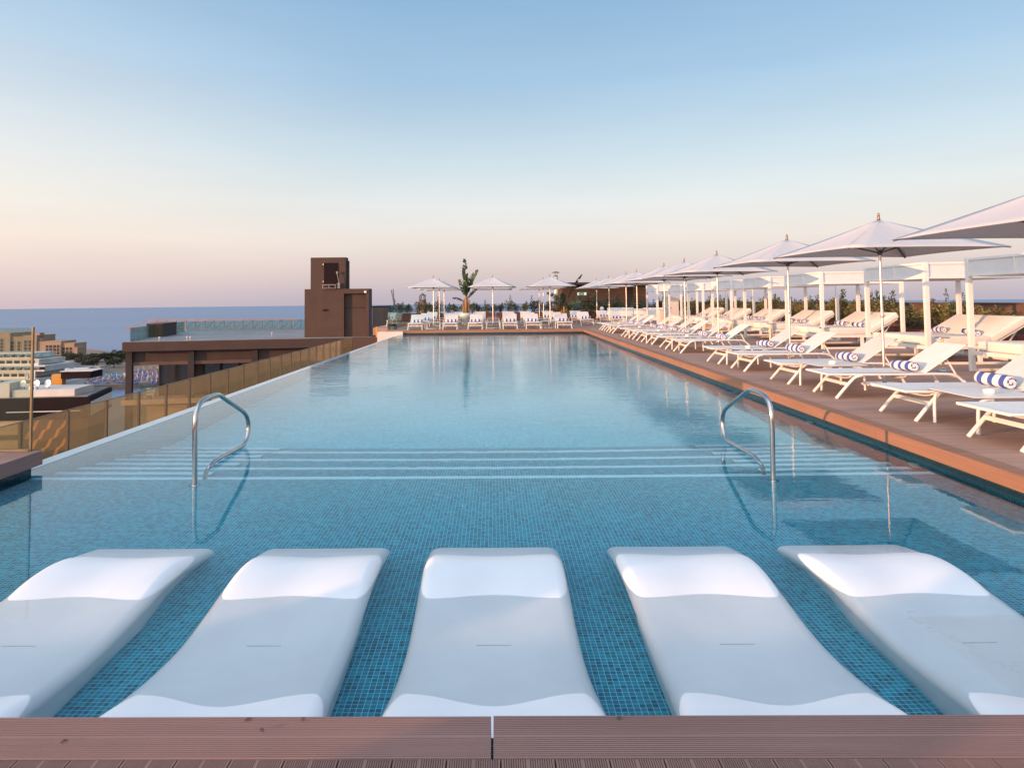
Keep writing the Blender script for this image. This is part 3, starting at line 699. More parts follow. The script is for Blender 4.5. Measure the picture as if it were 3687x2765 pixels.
def make_towel_mesh(seed, length=0.51, r=0.068):
    rr = random.Random(seed); m = MB(); seg, rg = 22, 9; rings = []
    ph = rr.random() * 6
    for i in range(rg):
        y = -length / 2 + length * i / (rg - 1); ring = []
        for k in range(seg):
            a = 2 * math.pi * k / seg
            rad = r * (1 + 0.05 * math.sin(2 * a + ph) + 0.04 * math.sin(3 * y * 9 + a + ph)) * (0.9 if i in (0, rg - 1) else 1.0)
            if math.sin(a) < -0.75: rad *= 0.93
            if abs(a - 0.6 - ph * 0.2) < 0.3: rad *= 1.07
            ring.append((rad * math.cos(a), y, rad * math.sin(a)))
        rings.append(ring)
    for i in range(rg - 1):
        for k in range(seg):
            q = [rings[i][k], rings[i + 1][k], rings[i + 1][(k + 1) % seg], rings[i][(k + 1) % seg]]
            m.add(q, [(3, 2, 1, 0)], True, 0, [[(k * 0.02, q[j][1] + 0.5 + 0.02 * math.sin(k * 0.3)) for j in (3, 2, 1, 0)]])
    for e, flip in ((0, False), (rg - 1, True)):
        rg_ = rings[e]; cy = rg_[0][1] + (-0.006 if e == 0 else 0.006)
        for k in range(seg):
            a, b = rg_[k], rg_[(k + 1) % seg]
            tri = [(0, cy, 0), a, b] if not flip else [(0, cy, 0), b, a]
            m.add(tri, [(0, 1, 2)], False, 1, [[(p[0], p[2]) for p in tri]])
    return m.mesh('rolled_towel', ['towel', 'towelend'])
TW = [make_towel_mesh(s) for s in (1, 2, 3)]
TWs = [make_towel_mesh(s, 0.42, 0.06) for s in (4, 5)]
def towel_at(loc, rz, label, group, me):
    o = bpy.data.objects.new('rolled_towel', me); COL.objects.link(o); o.location = loc; o.rotation_euler = (rnd.uniform(-0.06, 0.06), 0, rz)
    return tag(o, label, 'towel', group)

def make_table(label, group):
    t = root('side_table', (0, 0, 0), 0, label, 'table', group)
    m = MB(); m.box(-0.02, 0.66, -0.335, 0.335, 0.338, 0.344); m.obj('table_top', 'white', t)
    m = MB(); m.box(-0.022, 0.662, -0.337, 0.337, 0.331, 0.3375); m.obj('top_edge', 'darkrib', t)
    for sx, sy in ((0, -1), (0, 1), (1, -1), (1, 1)):
        x = 0.03 if sx == 0 else 0.61; d = -1 if sx == 0 else 1; Y = sy * 0.315
        m = MB(); m.tube(smooth([(x - d * 0.14, Y * 0.97, 0.322), (x - d * 0.04, Y, 0.316), (x + d * 0.005, Y, 0.27), (x + d * 0.012, Y, 0.0)], 2), 0.0165, 8); m.obj('leg', 'white', t)
    return t
def make_ashtray(label, group):
    m = MB(); m.lathe([(0.046, 0), (0.05, 0.004), (0.052, 0.036), (0.05, 0.042), (0.040, 0.042), (0.036, 0.02), (0.0, 0.018)], seg=20)
    return tag(m.obj('ashtray', 'white'), label, 'ashtray', group)

def make_parasol(label, group):
    t = root('parasol', (0, 0, 0), 0, label, 'parasol', group)
    half, ze, za = 1.10, 1.935, 2.43
    m = MB(); N = 8
    for s in range(4):
        rot = Matrix.Rotation(R(90 * s), 3, 'Z'); P = []; Q = []
        for i in range(N + 1):
            u = i / N
            for j in range(N + 1):
                v = -1 + 2 * j / N
                rad = half * u * (1 - 0.028 * (1 - v * v) * u)
                z = za - (za - ze) * (u ** 0.94) - 0.035 * math.sin(math.pi * u) * (1 - v * v) + 0.012 * (1 - v * v) * u
                P.append(rot @ Vector((rad, half * u * v, z)))
        m.add(P, [(i * (N + 1) + j, (i + 1) * (N + 1) + j, (i + 1) * (N + 1) + j + 1, i * (N + 1) + j + 1) for i in range(N) for j in range(N)], True)
    o = m.obj('canopy', 'canopy', t)
    sd = o.modifiers.new('cloth', 'SOLIDIFY'); sd.thickness = 0.006
    m = MB(); m.lathe([(0.022, za - 0.01), (0.026, za + 0.005), (0.016, za + 0.03), (0.016, za + 0.045), (0.021, za + 0.05), (0.012, za + 0.085), (0.002, za + 0.10)], seg=14); m.obj('finial', 'finial', t)
    m = MB(); m.tube([(0, 0, 0.03), (0, 0, za - 0.02)], 0.0185, 12); p = m.obj('pole', 'pole', t)
    m = MB(); m.lathe([(0.0195, 0.98), (0.027, 0.99), (0.027, 1.03), (0.0225, 1.045), (0.0225, 1.10), (0.0195, 1.105)], seg=14); m.tube([(0.02, 0, 1.01), (0.05, 0.0, 1.01)], 0.008, 8); m.obj('collar', 'pole', p)
    m = MB(); m.lathe([(0.0195, 1.90), (0.034, 1.91), (0.034, 1.97), (0.0195, 1.98)], seg=14); m.obj('runner', 'darkrib', t)
    for s in range(4):
        a = R(45 + 90 * s); c, sn = math.cos(a), math.sin(a)
        m = MB(); m.bar((0.02 * c, 0.02 * sn, za - 0.06), (half * 1.40 * c, half * 1.40 * sn, ze - 0.012), 0.016, 0.022); m.obj('rib', 'darkrib', t)
        m = MB(); m.bar((0.03 * c, 0.03 * sn, 1.94), (0.72 * c, 0.72 * sn, za - 0.06 - 0.215), 0.014, 0.022); m.obj('strut', 'darkrib', t)
    m = MB(); m.lathe([(0.30, 0.0), (0.305, 0.012), (0.29, 0.022), (0.06, 0.032), (0.0, 0.032)], seg=36); m.obj('base_disc', 'white', t)
    m = MB(); m.lathe([(0.029, 0.031), (0.029, 0.24), (0.021, 0.25)], seg=14); m.tube([(0.028, 0, 0.17), (0.07, 0, 0.17)], 0.007, 8); m.obj('sleeve', 'chrome', t)
    return t

lg = 'white sun loungers in the row along the right pool side'
tg = 'striped towels on the right row of loungers'
ry = [6.04, 7.48, 9.13, 10.60, 12.43, 13.87, 16.64, 18.10, 19.75, 21.15, 22.5, 23.9, 26.5, 27.9, 29.2]
proto = None
for i, y in enumerate(ry):
    lab = f'white sling sun lounger along the right pool side, {ORD[i]} from the camera'
    loc = (4.262 + rx(y), y, DK); rz = R(rnd.uniform(-1.2, 1.2))
    if proto is None:
        proto = make_lounger(lab, lg); proto.location = loc; proto.rotation_euler = (0, 0, rz)
    else: dup(proto, loc, rz, lab, lg)
    towel_at((loc[0] + 1.115, y + rnd.uniform(-0.03, 0.03), DK + 0.315 + 0.062), rz + R(rnd.uniform(-4, 4)),
             f'rolled blue and white striped towel on the {ORD[i]} right-side lounger from the camera', tg, TW[i % 3])
tabs = [6.77, 9.87, 13.15, 17.37, 20.45, 23.2, 27.2]
tb = None; ash = None
for i, y in enumerate(tabs):
    lab = f'low white table between right-side loungers, {ORD[i]} from the camera'
    loc = (4.46 + rx(y), y, DK)
    if tb is None:
        tb = make_table(lab, 'low white tables between the right-side loungers'); tb.location = loc
    else: dup(tb, loc, R(rnd.uniform(-1.5, 1.5)), lab, 'low white tables between the right-side loungers')
    lab = f'small round white ashtray on the {ORD[i]} right-side table from the camera'
    la = (loc[0] + 0.30, y - 0.08, DK + 0.345)
    if ash is None:
        ash = make_ashtray(lab, 'white ashtrays on the low tables'); ash.location = la
    else: dup(ash, la, 0, lab)
par = None
pg = 'white square parasols on the pool deck'
pars = [(5.70, 6.80), (5.70, 10.12), (5.72, 13.33), (5.75, 17.62), (5.77, 20.7), (5.79, 23.25), (5.82, 27.85), (5.84, 30.2)]
for i, (X, y) in enumerate(pars):
    lab = f'white square parasol in the right row, {ORD[i]} from the camera' if i else 'nearest white square parasol, cut off by the right picture edge'
    rz = R(rnd.uniform(-2.5, 2.5))
    if par is None:
        par = make_parasol(lab, pg); par.location = (X, y, DK); par.rotation_euler = (0, 0, rz)
    else: dup(par, (X, y, DK), rz, lab)
# far deck: columns of parasols and loungers that face the pool
ROWN = ['front', 'middle', 'back']
for c, X in enumerate((-2.88, -0.02, 2.66, 5.85)):
    for r_, y in enumerate((32.3, 36.2, 40.1)):
        y_ = y + (2.6 if c == 3 else 0)
        if c == 3 and r_ == 2: continue
        lab = f'white parasol on the far deck, {ROWN[r_]} row, {ORD[c]} column from the left'
        dup(par, (X + rnd.uniform(-0.04, 0.04), y_, DK), R(rnd.uniform(-3, 3)), lab)
cols = [-3.58, -2.02, -0.82, 0.74, 1.82, 3.18, 4.75, 6.35]
for c, X in enumerate(cols):
    for r_, y in enumerate((30.98, 34.7, 38.5)):
        if c >= 6 and r_ == 0: continue
        if c == 1 and r_ == 1: X_ = X - 0.25
        else: X_ = X + rnd.uniform(-0.05, 0.05)
        lab = f'white sling lounger facing the pool on the far deck, {ROWN[r_]} row, {ORD[c]} from the left'
        dup(proto, (X_, y, DK), R(90 + rnd.uniform(-2, 2)), lab, 'white sun loungers on the far deck')
        towel_at((X_ + rnd.uniform(-0.03, 0.03), y + 1.115, DK + 0.377), R(90 + rnd.uniform(-5, 5)),
                 f'striped towel on the far-deck lounger, {ROWN[r_]} row, {ORD[c]} from the left', 'striped towels on the far deck', TW[(c + r_) % 3])
for c, X in enumerate((-2.80, -0.04, 2.50)):
    for r_, y in enumerate((31.35, 35.1, 38.9)):
        dup(tb, (X, y, DK), R(90), f'low white table on the far deck, {ROWN[r_]} row, {ORD[c]} from the left', 'low white tables on the far deck')
# lounger behind the glass at the far left
dup(proto, (-5.35, 36.0, DK), R(90), 'white lounger seen through the green glass at the far left', 'white sun loungers on the far deck')
m = MB(); m.box(-6.1, -4.95, 34.4, 44, -0.2, DK - 0.002); struct(m.obj('side_deck', 'deck'))

# ================================================================== CABANAS
def make_cabana(label, group, dep=2.0, wid=2.06):
    t = root('cabana', (0, 0, 0), 0, label, 'cabana', group)
    H = 1.94; p = 0.038
    for X, Y in ((0, 0), (0, wid), (dep, 0), (dep, wid)):
        m = MB(); m.box(X - p, X + p, Y - p, Y + p, 0, H); m.obj('post', 'white', t)
    m = MB()
    for z0, z1 in ((1.625, 1.66), (1.90, 1.938)):
        for Y in (0, wid): m.box(p, dep - p, Y - 0.025, Y + 0.025, z0, z1)
        for X in (0, dep): m.box(X - 0.025, X + 0.025, p, wid - p, z0, z1)
    for X in (0, dep):
        for Y in (wid * 0.48,): m.box(X - 0.02, X + 0.02, Y - 0.02, Y + 0.02, 1.66, 1.90)
    m.obj('top_frame', 'white', t)
    for Y in (0, wid):
        m = MB(); m.box(p, dep - p, Y - 0.006, Y + 0.006, 1.661, 1.899); m.obj('valance', 'valance', t)
    for X in (0, dep):
        m = MB(); m.box(X - 0.006, X + 0.006, p, wid - p, 1.661, 1.899); m.obj('valance', 'valance', t)
    m = MB(); P = []; N = 8
    for i in range(N + 1):
        for j in range(N + 1):
            u, v = i / N, j / N
            P.append((p + (dep - 2 * p) * u, p + (wid - 2 * p) * v, 1.905 - 0.03 * math.sin(math.pi * u) * math.sin(math.pi * v)))
    m.add(P, [(i * (N + 1) + j, (i + 1) * (N + 1) + j, (i + 1) * (N + 1) + j + 1, i * (N + 1) + j + 1) for i in range(N) for j in range(N)], True)
    m.obj('roof', 'valance', t)
    m = MB()      # bed frame, its legs and the rails on the deck
    for Y in (0.05, wid - 0.05): m.bar((p, Y, 0.315), (dep - p, Y, 0.315), 0.04, 0.07)
    m.bar((0.02, p, 0.315), (0.02, wid - p, 0.315), 0.04, 0.07); m.bar((dep - 0.02, p, 0.315), (dep - 0.02, wid - p, 0.315), 0.04, 0.07)
    for i in range(7): m.box(0.12 + i * 0.27, 0.20 + i * 0.27, 0.07, wid - 0.07, 0.33, 0.349)
    for Y in (0, wid): m.box(p, dep - p, Y - 0.025, Y + 0.025, 0.0, 0.045)
    m.box(dep - 0.025, dep + 0.025, p, wid - p, 0.0, 0.045)
    for X, Y in ((1.0, 0.05), (1.0, wid - 0.05)): m.box(X - 0.03, X + 0.03, Y - 0.03, Y + 0.03, 0.045, 0.28)
    m.obj('bed_frame', 'white', t)
    for k in range(2):
        y0 = 0.055 + k * (wid - 0.11) / 2; y1 = y0 + (wid - 0.11) / 2 - 0.012
        m = MB(); m.rbox(0.05, 1.24, y0, y1, 0.352, 0.520, 0.03); m.obj('mattress', 'cushion', t)
        m = MB(); m.rbox(0, 0.80, y0, y1, 0, 0.15, 0.03)
        o = m.obj('back_cushion', 'cushion', t); o.location = (1.27, 0, 0.375); o.rotation_euler = (0, -R(30), 0)
    for Y in (0.2, wid - 0.2):
        m = MB(); m.bar((1.88, Y, 0.70), (1.62, Y, 0.34), 0.02, 0.025); m.obj('back_prop', 'white', t)
    for Y in (0.1, wid - 0.1):
        m = MB(); m.bar((1.28, Y, 0.36), (1.93, Y, 0.735), 0.025, 0.03); m.obj('back_rail', 'white', t)
    return t
cab = None
cy = [9.83, 13.10, 17.30, 20.58, 23.95, 27.25, 30.5]
cg = 'white daybed cabanas along the right edge of the deck'
for i, y in enumerate(cy):
    lab = (f'white framed cabana with cream daybed, {ORD[i]} from the camera' if i else 'nearest white framed cabana, cut off by the right picture edge')
    X = 8.22 + 0.006 * (y - 12)
    if cab is None:
        cab = make_cabana(lab, cg); cab.location = (X, y, DK)
    else: dup(cab, (X, y, DK), 0, lab)
    for k in range(2):
        towel_at((X + 1.16 + 0.05 * k, y + 0.52 + 1.0 * k + rnd.uniform(-0.06, 0.06), DK + 0.58), R(rnd.uniform(-14, 14)),
                 f'striped towel on the {"near" if k == 0 else "far"} half of the {ORD[i]} daybed from the camera', 'striped towels on the daybeds', TWs[k])
dt = None
for i, y in enumerate((12.03, 16.3, 19.4, 22.6, 25.5, 28.7)):
    lab = f'small chrome pedestal drinks table beside the cabanas, {ORD[i]} from the camera'
    if dt is None:
        dt = root('drinks_table', (7.80, y, DK), 0, lab, 'table', 'chrome pedestal tables beside the cabanas')
        m = MB(); m.lathe([(0.105, 0.56), (0.118, 0.564), (0.118, 0.578), (0.0, 0.580)], seg=24); m.obj('table_top', 'chrome', dt)
        m = MB(); m.tube([(0, 0, 0.02), (0, 0, 0.562)], 0.019, 12); m.obj('stem', 'brass', dt)
        m = MB(); m.lathe([(0.14, 0), (0.14, 0.01), (0.05, 0.02), (0.035, 0.05), (0.02, 0.06)], seg=24); m.obj('foot', 'chrome', dt)
    else: dup(dt, (7.80 + 0.01 * i, y, DK), 0, lab)
# towel hut at the far end: white framed stand with a panel and a blue emblem
hut = root('towel_stand', (8.25, 34.6, DK), 0, 'white towel stand with a blue emblem panel beyond the last cabana', 'stand')
for X, Y in ((0, 0), (0, 2.3), (2.0, 0), (2.0, 2.3)):
    m = MB(); m.box(X - 0.045, X + 0.045, Y - 0.045, Y + 0.045, 0, 2.0); m.obj('post', 'white', hut)
m = MB()
for Y in (0, 2.3): m.box(0.046, 1.954, Y - 0.02, Y + 0.02, 1.68, 1.99)
for X in (0, 2.0): m.box(X - 0.02, X + 0.02, 0.046, 2.254, 1.68, 1.99)
m.obj('valance', 'valance', hut)
m = MB(); m.box(-0.04, 2.04, -0.04, 2.34, 2.002, 2.03); m.obj('roof', 'valance', hut)
m = MB(); m.box(0.35, 1.15, 0.30, 0.36, 0.05, 1.42); pn = m.obj('panel', 'pinkwall', hut)
m = MB(); m.prism([(0.36, 0.0), (0.43, 0.10), (0.41, 0.24), (0.47, 0.34), (0.42, 0.46), (0.50, 0.60), (0.56, 0.52), (0.54, 0.40), (0.60, 0.33), (0.55, 0.24), (0.58, 0.12), (0.50, 0.04), (0.45, 0.06)], -0.004, 0.004)
o = m.obj('emblem', 'blueprint', pn); o.location = (0.18, 0.295, 0.52); o.rotation_euler = (R(90), 0, 0)
m = MB(); m.rbox(0.3, 1.9, 0.8, 1.4, 0.0, 0.7, 0.02); m.obj('counter', 'pinkwall', hut)
# lounge sofas
sofa = None
for i, (X, y, rz) in enumerate(((6.75, 36.6, 0), (8.7, 39.4, 0), (7.0, 41.8, 0))):
    lab = ['white outdoor sofa with wide cushions near the towel stand', 'white outdoor sofa behind the towel stand', 'white outdoor sofa by the shrubs of the brown pavilion'][i]
    if sofa is None:
        sofa = root('sofa', (X, y, DK), rz, lab, 'sofa', 'white lounge sofas on the far right deck')
        m = MB(); m.rbox(0, 1.7, 0, 0.8, 0.08, 0.26, 0.02); m.obj('base', 'white', sofa)
        for k in range(2):
            m = MB(); m.rbox(0.02 + 0.83 * k, 0.84 + 0.83 * k, 0.01, 0.62, 0.262, 0.42, 0.04); m.obj('seat_cushion', 'cushion', sofa)
            m = MB(); m.rbox(0.02 + 0.83 * k, 0.84 + 0.83 * k, 0.60, 0.79, 0.262, 0.80, 0.05); m.obj('back_cushion', 'cushion', sofa)
        for X_ in (0.1, 1.6):
            for Y_ in (0.1, 0.7):
                m = MB(); m.box(X_ - 0.03, X_ + 0.03, Y_ - 0.03, Y_ + 0.03, 0, 0.081); m.obj('leg', 'white', sofa)
    else: dup(sofa, (X, y, DK), rz, lab)

# ================================================================== PLANTS
def leaf_cloud(m, c, rad, count, size, rr, up=0.3, elong=2.2, mi=0):
    for _ in range(count):
        while True:
            p = Vector((rr.uniform(-1, 1), rr.uniform(-1, 1), rr.uniform(-1, 1)))
            if 0.15 < p.length < 1: break
        pos = Vector(c) + Vector((p.x * rad[0], p.y * rad[1], p.z * rad[2]))
        d = (p + Vector((rr.uniform(-.6, .6), rr.uniform(-.6, .6), rr.uniform(-.3, .8) + up))).normalized()
        sd = d.cross(Vector((rr.uniform(-1, 1), rr.uniform(-1, 1), rr.uniform(-1, 1))))
        if sd.length < 0.05: continue
        sd.normalize(); s = size * rr.uniform(0.6, 1.3)
        m.add([pos, pos + d * s * 0.5 + sd * s / elong / 2, pos + d * s, pos + d * s * 0.5 - sd * s / elong / 2], [(0, 1, 2, 3)], False, mi)
def make_shrub(seed, h, w, leaves, size, mat, label, group, cat='shrub', spikes=3):
    rr = random.Random(seed); t = root('shrub', (0, 0, 0), 0, label, cat, group)
    m = MB()
    for k in range(6):
        a = rr.uniform(0, 6.28); q = rr.uniform(0.1, 0.8) * w
        m.tube([(0, 0, 0), (q * 0.4 * math.cos(a), q * 0.4 * math.sin(a), h * 0.35), (q * math.cos(a), q * math.sin(a), h * 0.72)], [0.012, 0.009, 0.004], 5)
    m.obj('stems', 'bark', t)
    m = MB()
    for k in range(9):
        a = rr.uniform(0, 6.28); q = rr.uniform(0, 0.62) * w
        leaf_cloud(m, (q * math.cos(a), q * math.sin(a), h * rr.uniform(0.18, 0.66)), (w * 0.34, w * 0.34, h * 0.20), leaves // 9, size, rr)
    for k in range(spikes):
        a = rr.uniform(0, 6.28); q = rr.uniform(0, 0.5) * w; x, y_ = q * math.cos(a), q * math.sin(a); hh = h * rr.uniform(0.7, 1.15)
        for i in range(7):
            leaf_cloud(m, (x, y_, h * 0.5 + (hh - h * 0.5) * i / 6), (0.07 * (1.2 - i / 7), 0.07 * (1.2 - i / 7), 0.05), 9, size * 0.85, rr, 0.8)
    m.obj('foliage', mat, t)
    return t
wg = 'green shrubs in front of the brown parapet wall'
variants = []
n_s = 0; y = 9.6; ii = 0
while y < 46:
    hgt = rnd.choice([0.8, 0.9, 1.0, 1.12, 0.7]); skip = 14.2 < y < 15.6
    if not skip:
        lab = f'leafy green shrub before the right parapet wall, {ORD[n_s]} from the camera' if n_s < len(ORD) else None
        loc = (11.55 + rnd.uniform(-0.15, 0.15), y, DK + 0.42)
        if len(variants) < 4:
            v = make_shrub(20 + len(variants), 1.05, 0.62, 1000, 0.085, 'leaf', lab, wg); v.location = loc; v.scale = (1, 1, hgt * 0.92); variants.append(v)
        else: dup(variants[n_s % 4], loc, rnd.uniform(0, 6.28), lab, wg, (rnd.uniform(0.85, 1.2),) * 2 + (hgt * 0.92,))
        n_s += 1
    y += rnd.uniform(0.85, 1.25) if y < 30 else rnd.uniform(1.2, 1.7)
pbx = None; y = 9.0; k = 0
while y < 46:
    lab = f'rust red planter trough below the shrubs on the right, {ORD[k]} from the camera'
    if pbx is None:
        pbx = root('planter_box', (11.2, y, DK), 0, lab, 'planter', 'rust red planters along the right wall')
        m = MB(); m.box(0, 0.72, 0, 0.03, 0, 0.42); m.box(0, 0.72, 1.37, 1.40, 0, 0.42); m.box(0, 0.03, 0.031, 1.369, 0, 0.42); m.box(0.69, 0.72, 0.031, 1.369, 0, 0.42); m.obj('trough', 'rust', pbx)
        m = MB(); m.box(0.031, 0.689, 0.031, 1.369, 0.05, 0.40); m.obj('soil', 'soil', pbx)
    else: dup(pbx, (11.2, y, DK), 0, lab)
    y += 1.47; k += 1
wl = MB(); wl.box(12.35, 12.6, 6, 52, -0.5, 1.265); wl.box(12.33, 12.62, 6, 52, 1.266, 1.29)
tag(wl.obj('parapet_wall', 'wallbrown'), 'long brown parapet wall along the right side of the deck', 'wall')
# back row of planters and shrubs
bg_ = 'dark shrubs along the back of the far deck'
vb = []
for i in range(26):
    X = -6.5 + 0.50 * i + rnd.uniform(-0.12, 0.12)
    lab = f'small dark leafy shrub at the back of the far deck, {ORD[i]} from the left'
    loc = (X, 44.6 + rnd.uniform(-0.3, 0.3), DK + 0.52)
    s = rnd.uniform(0.75, 1.25)
    if len(vb) < 3:
        v = make_shrub(50 + i, 0.74, 0.42, 420, 0.10, 'leafdark', lab, bg_, spikes=1); v.location = loc; vb.append(v)
    else: dup(vb[i % 3], loc, rnd.uniform(0, 6), lab, bg_, (1, 1, s))
for i in range(9):
    lab = f'maroon planter trough at the back of the far deck, {ORD[i]} from the left'
    if i == 0:
        pk = root('planter_box', (-6.9, 44.2, DK), 0, lab, 'planter', 'maroon planters at the back of the far deck')
        m = MB(); m.box(0, 1.72, 0, 0.8, 0, 0.5); m.obj('trough', 'maroon', pk)
        m = MB(); m.box(0.04, 1.68, 0.04, 0.76, 0.501, 0.52); m.obj('soil', 'soil', pk)
    else: dup(pk, (-6.9 + 1.76 * i, 44.2, DK), 0, lab)
vp = []
for i in range(9):
    lab = f'tall dark shrub before the brown pavilion, {ORD[i]} from the left'
    loc = (5.2 + 0.72 * i, 43.6 + rnd.uniform(-0.3, 0.3), DK + 0.1)
    if not vp:
        v = make_shrub(71, 1.35, 0.62, 520, 0.12, 'leafdark', lab, 'shrubs in front of the brown pavilion', spikes=3); v.location = loc; vp.append(v)
    else: dup(vp[0], loc, rnd.uniform(0, 6), lab, None, (1, 1, rnd.uniform(0.8, 1.15)))

def banana_leaf(m, base, azim, lean, length, width, rr, curve=1.0):
    """an arching blade with a midrib and torn edges"""
    pts = []; N = 18; p = Vector(base); ang = lean
    for i in range(N + 1):
        pts.append(p.copy()); ang += R(5.5) * curve * (i / N)
        p = p + Vector((math.cos(azim) * math.sin(ang), math.sin(azim) * math.sin(ang), math.cos(ang))) * (length / N)
    side = Vector((-math.sin(azim), math.cos(azim), 0))
    tw = rr.uniform(0.5, 1.1) * rr.choice((-1, 1))
    for i in range(N):
        t0 = i / N
        if t0 < 0.2: continue
        w0 = width * math.sin(math.pi * (0.10 + 0.88 * (t0 - 0.2) / 0.8)) ** 0.6
        d = (pts[i + 1] - pts[i]).normalized(); nr = side.cross(d)
        for sg in (-1, 1):
            if rr.random() < 0.10: continue
            sv = ((side * math.cos(tw) + nr * math.sin(tw)) * sg + nr * 0.3).normalized()
            ww = w0 * rr.uniform(0.8, 1.05); gap = rr.choice([0.0, 0.0, 0.0, 0.25])
            a = pts[i]; b = pts[i + 1].lerp(pts[i], gap)
            m.add([a, b, b + sv * ww + d * ww * 0.5, a + sv * ww + d * ww * 0.5], [(0, 1, 2, 3)], False)
    m.tube(pts, [0.024 * (1 - 0.8 * i / N) for i in range(N + 1)], 5, False)
def banana(name, loc, label, seed, hs, leaves, stem=True):
    rr = random.Random(seed); t = root(name, loc, 0, label, 'banana plant', 'banana plants on the far deck')
    m = MB(); m.tube([(0, 0, 0), (0.02, 0, hs * 0.5), (0.03, 0.0, hs)], [0.105, 0.095, 0.07], 12)
    m.tube([(0.14, 0.02, 0), (0.17, 0, hs * 0.8)], [0.06, 0.04], 8); m.tube([(-0.1, -0.05, 0), (-0.14, -0.05, hs * 0.7)], [0.05, 0.035], 8)
    m.obj('trunk', 'stem', t)
    for azd, lean, L, wd, zz, cv in leaves:
        m = MB(); banana_leaf(m, (0.03, 0, zz), R(azd), R(lean), L, wd * 0.85, rr, cv); m.obj('leaf', 'banana', t)
    return t
pot = root('plant_pot', (-1.50, 36.4, DK), 0, 'big white round plant pot holding the tall banana plant', 'plant pot')
m = MB(); m.lathe([(0.21, 0.0), (0.225, 0.02), (0.285, 0.44), (0.32, 0.45), (0.335, 0.66), (0.30, 0.67), (0.28, 0.60), (0.0, 0.60)], seg=30); m.obj('tub', 'white', pot)
m = MB(); m.lathe([(0.278, 0.601), (0.0, 0.615)], seg=24); m.obj('soil', 'soil', pot)
banana('banana_plant', (-1.50, 36.4, DK + 0.60), 'tall banana plant with torn leaves growing in the white pot', 5, 0.95,
       [(170, 1, 2.15, 0.22, 0.8, 0.05), (5, 9, 1.75, 0.23, 0.75, 0.75), (185, 12, 1.15, 0.24, 0.75, 0.35), (330, 3, 1.15, 0.27, 0.8, 0.15), (10, 32, 0.95, 0.17, 0.7, 0.5),
        (190, 55, 0.8, 0.15, 0.6, 0.9), (20, 60, 0.55, 0.13, 0.3, 0.2), (180, 70, 0.6, 0.13, 0.25, 1.0), (260, 6, 0.95, 0.24, 0.8, 0.3), (90, 18, 1.0, 0.2, 0.75, 0.6)])
banana('banana_plant', (4.30, 42.0, DK), 'bushy banana plant beside the shiny flue at the brown pavilion', 9, 1.0,
       [(10, 25, 2.2, 0.20, 1.0, 0.4), (180, 35, 1.4, 0.26, 0.9, 1.0), (200, 60, 1.3, 0.28, 0.9, 1.2), (340, 50, 1.2, 0.28, 0.8, 1.2), (20, 70, 1.3, 0.26, 0.8, 1.0), (90, 30, 1.2, 0.25, 0.8, 1.0),
        (270, 60, 1.1, 0.3, 0.7, 1.0), (160, 85, 1.1, 0.25, 0.7, 0.8), (10, 95, 1.1, 0.25, 0.6, 0.6), (300, 90, 1.0, 0.28, 0.6, 0.6), (250, 30, 1.2, 0.28, 0.8, 0.8)])

# ================================================================== FAR DECK BUILDINGS
pv = root('pavilion', (4.6, 46.0, DK), 0, 'dark brown flat roofed pavilion behind the far right deck', 'building')
m = MB(); m.box(0, 0.9, 0, 0.25, 0, 2.32); m.box(2.35, 5.75, 0, 0.25, 0, 2.32); m.box(0.901, 2.349, 0, 0.25, 1.25, 2.32); m.box(0, 0.25, 0.251, 5, 0, 2.32); m.box(5.5, 5.75, 0.251, 5, 0, 2.32); m.box(0.251, 5.499, 4.75, 5, 0, 2.32); m.obj('wall', 'plaster', pv)
m = MB(); m.box(-0.25, 5.95, -0.9, 5.2, 2.321, 2.46); m.obj('roof', 'plaster_dark', pv)
m = MB(); m.box(0.901, 2.349, 0.6, 0.64, 0.0, 1.249); m.obj('doorway', 'cream', pv)
m = MB(); m.box(1.02, 1.62, -0.06, -0.003, 1.62, 1.80); sg_ = m.obj('exit_sign', 'lit', pv)
m = MB(); m.box(1.18, 1.46, -0.068, -0.061, 1.622, 1.798); sf = m.obj('sign_face', 'green', sg_)
m = MB(); m.box(1.30, 1.33, -0.072, -0.069, 1.68, 1.74); m.box(1.305, 1.33, -0.072, -0.069, 1.75, 1.775); m.bar((1.30, -0.0705, 1.69), (1.25, -0.0705, 1.645), 0.003, 0.014); m.bar((1.32, -0.0705, 1.69), (1.36, -0.0705, 1.65), 0.003, 0.014); m.bar((1.30, -0.0705, 1.725), (1.26, -0.0705, 1.70), 0.003, 0.012); m.obj('running_figure', 'white', sf)
fl = root('chimney_flue', (3.92, 43.0, DK), 0, 'shiny metal chimney flue with a rain cap by the pavilion', 'chimney')
m = MB(); m.lathe([(0.13, 0), (0.13, 2.75), (0.115, 2.76), (0.115, 2.84)], seg=18); m.obj('flue_pipe', 'brass', fl)
m = MB(); m.lathe([(0.14, 2.52), (0.145, 2.53), (0.145, 2.6), (0.14, 2.61)], seg=18); m.obj('band', 'darkrib', fl)
m = MB(); m.lathe([(0.26, 3.02), (0.24, 3.05), (0.02, 3.11), (0.0, 3.11)], seg=18)
for a in (0, 120, 240): m.bar((0.09 * math.cos(R(a)), 0.09 * math.sin(R(a)), 2.8), (0.09 * math.cos(R(a)), 0.09 * math.sin(R(a)), 3.04), 0.02, 0.02)
m.obj('rain_cap', 'darkrib', fl)
ch = root('stone_chimney', (-6.05, 58.0, 0), 0, 'round stone chimney with a small pointed cap beyond the far deck', 'chimney')
m = MB(); m.lathe([(0.40, -3.0), (0.33, 0.9), (0.29, 1.55), (0.30, 1.56), (0.30, 1.66)], seg=18); m.obj('shaft', 'stone', ch)
m = MB(); m.lathe([(0.34, 1.97), (0.30, 1.99), (0.14, 2.10), (0.0, 2.20)], seg=14)
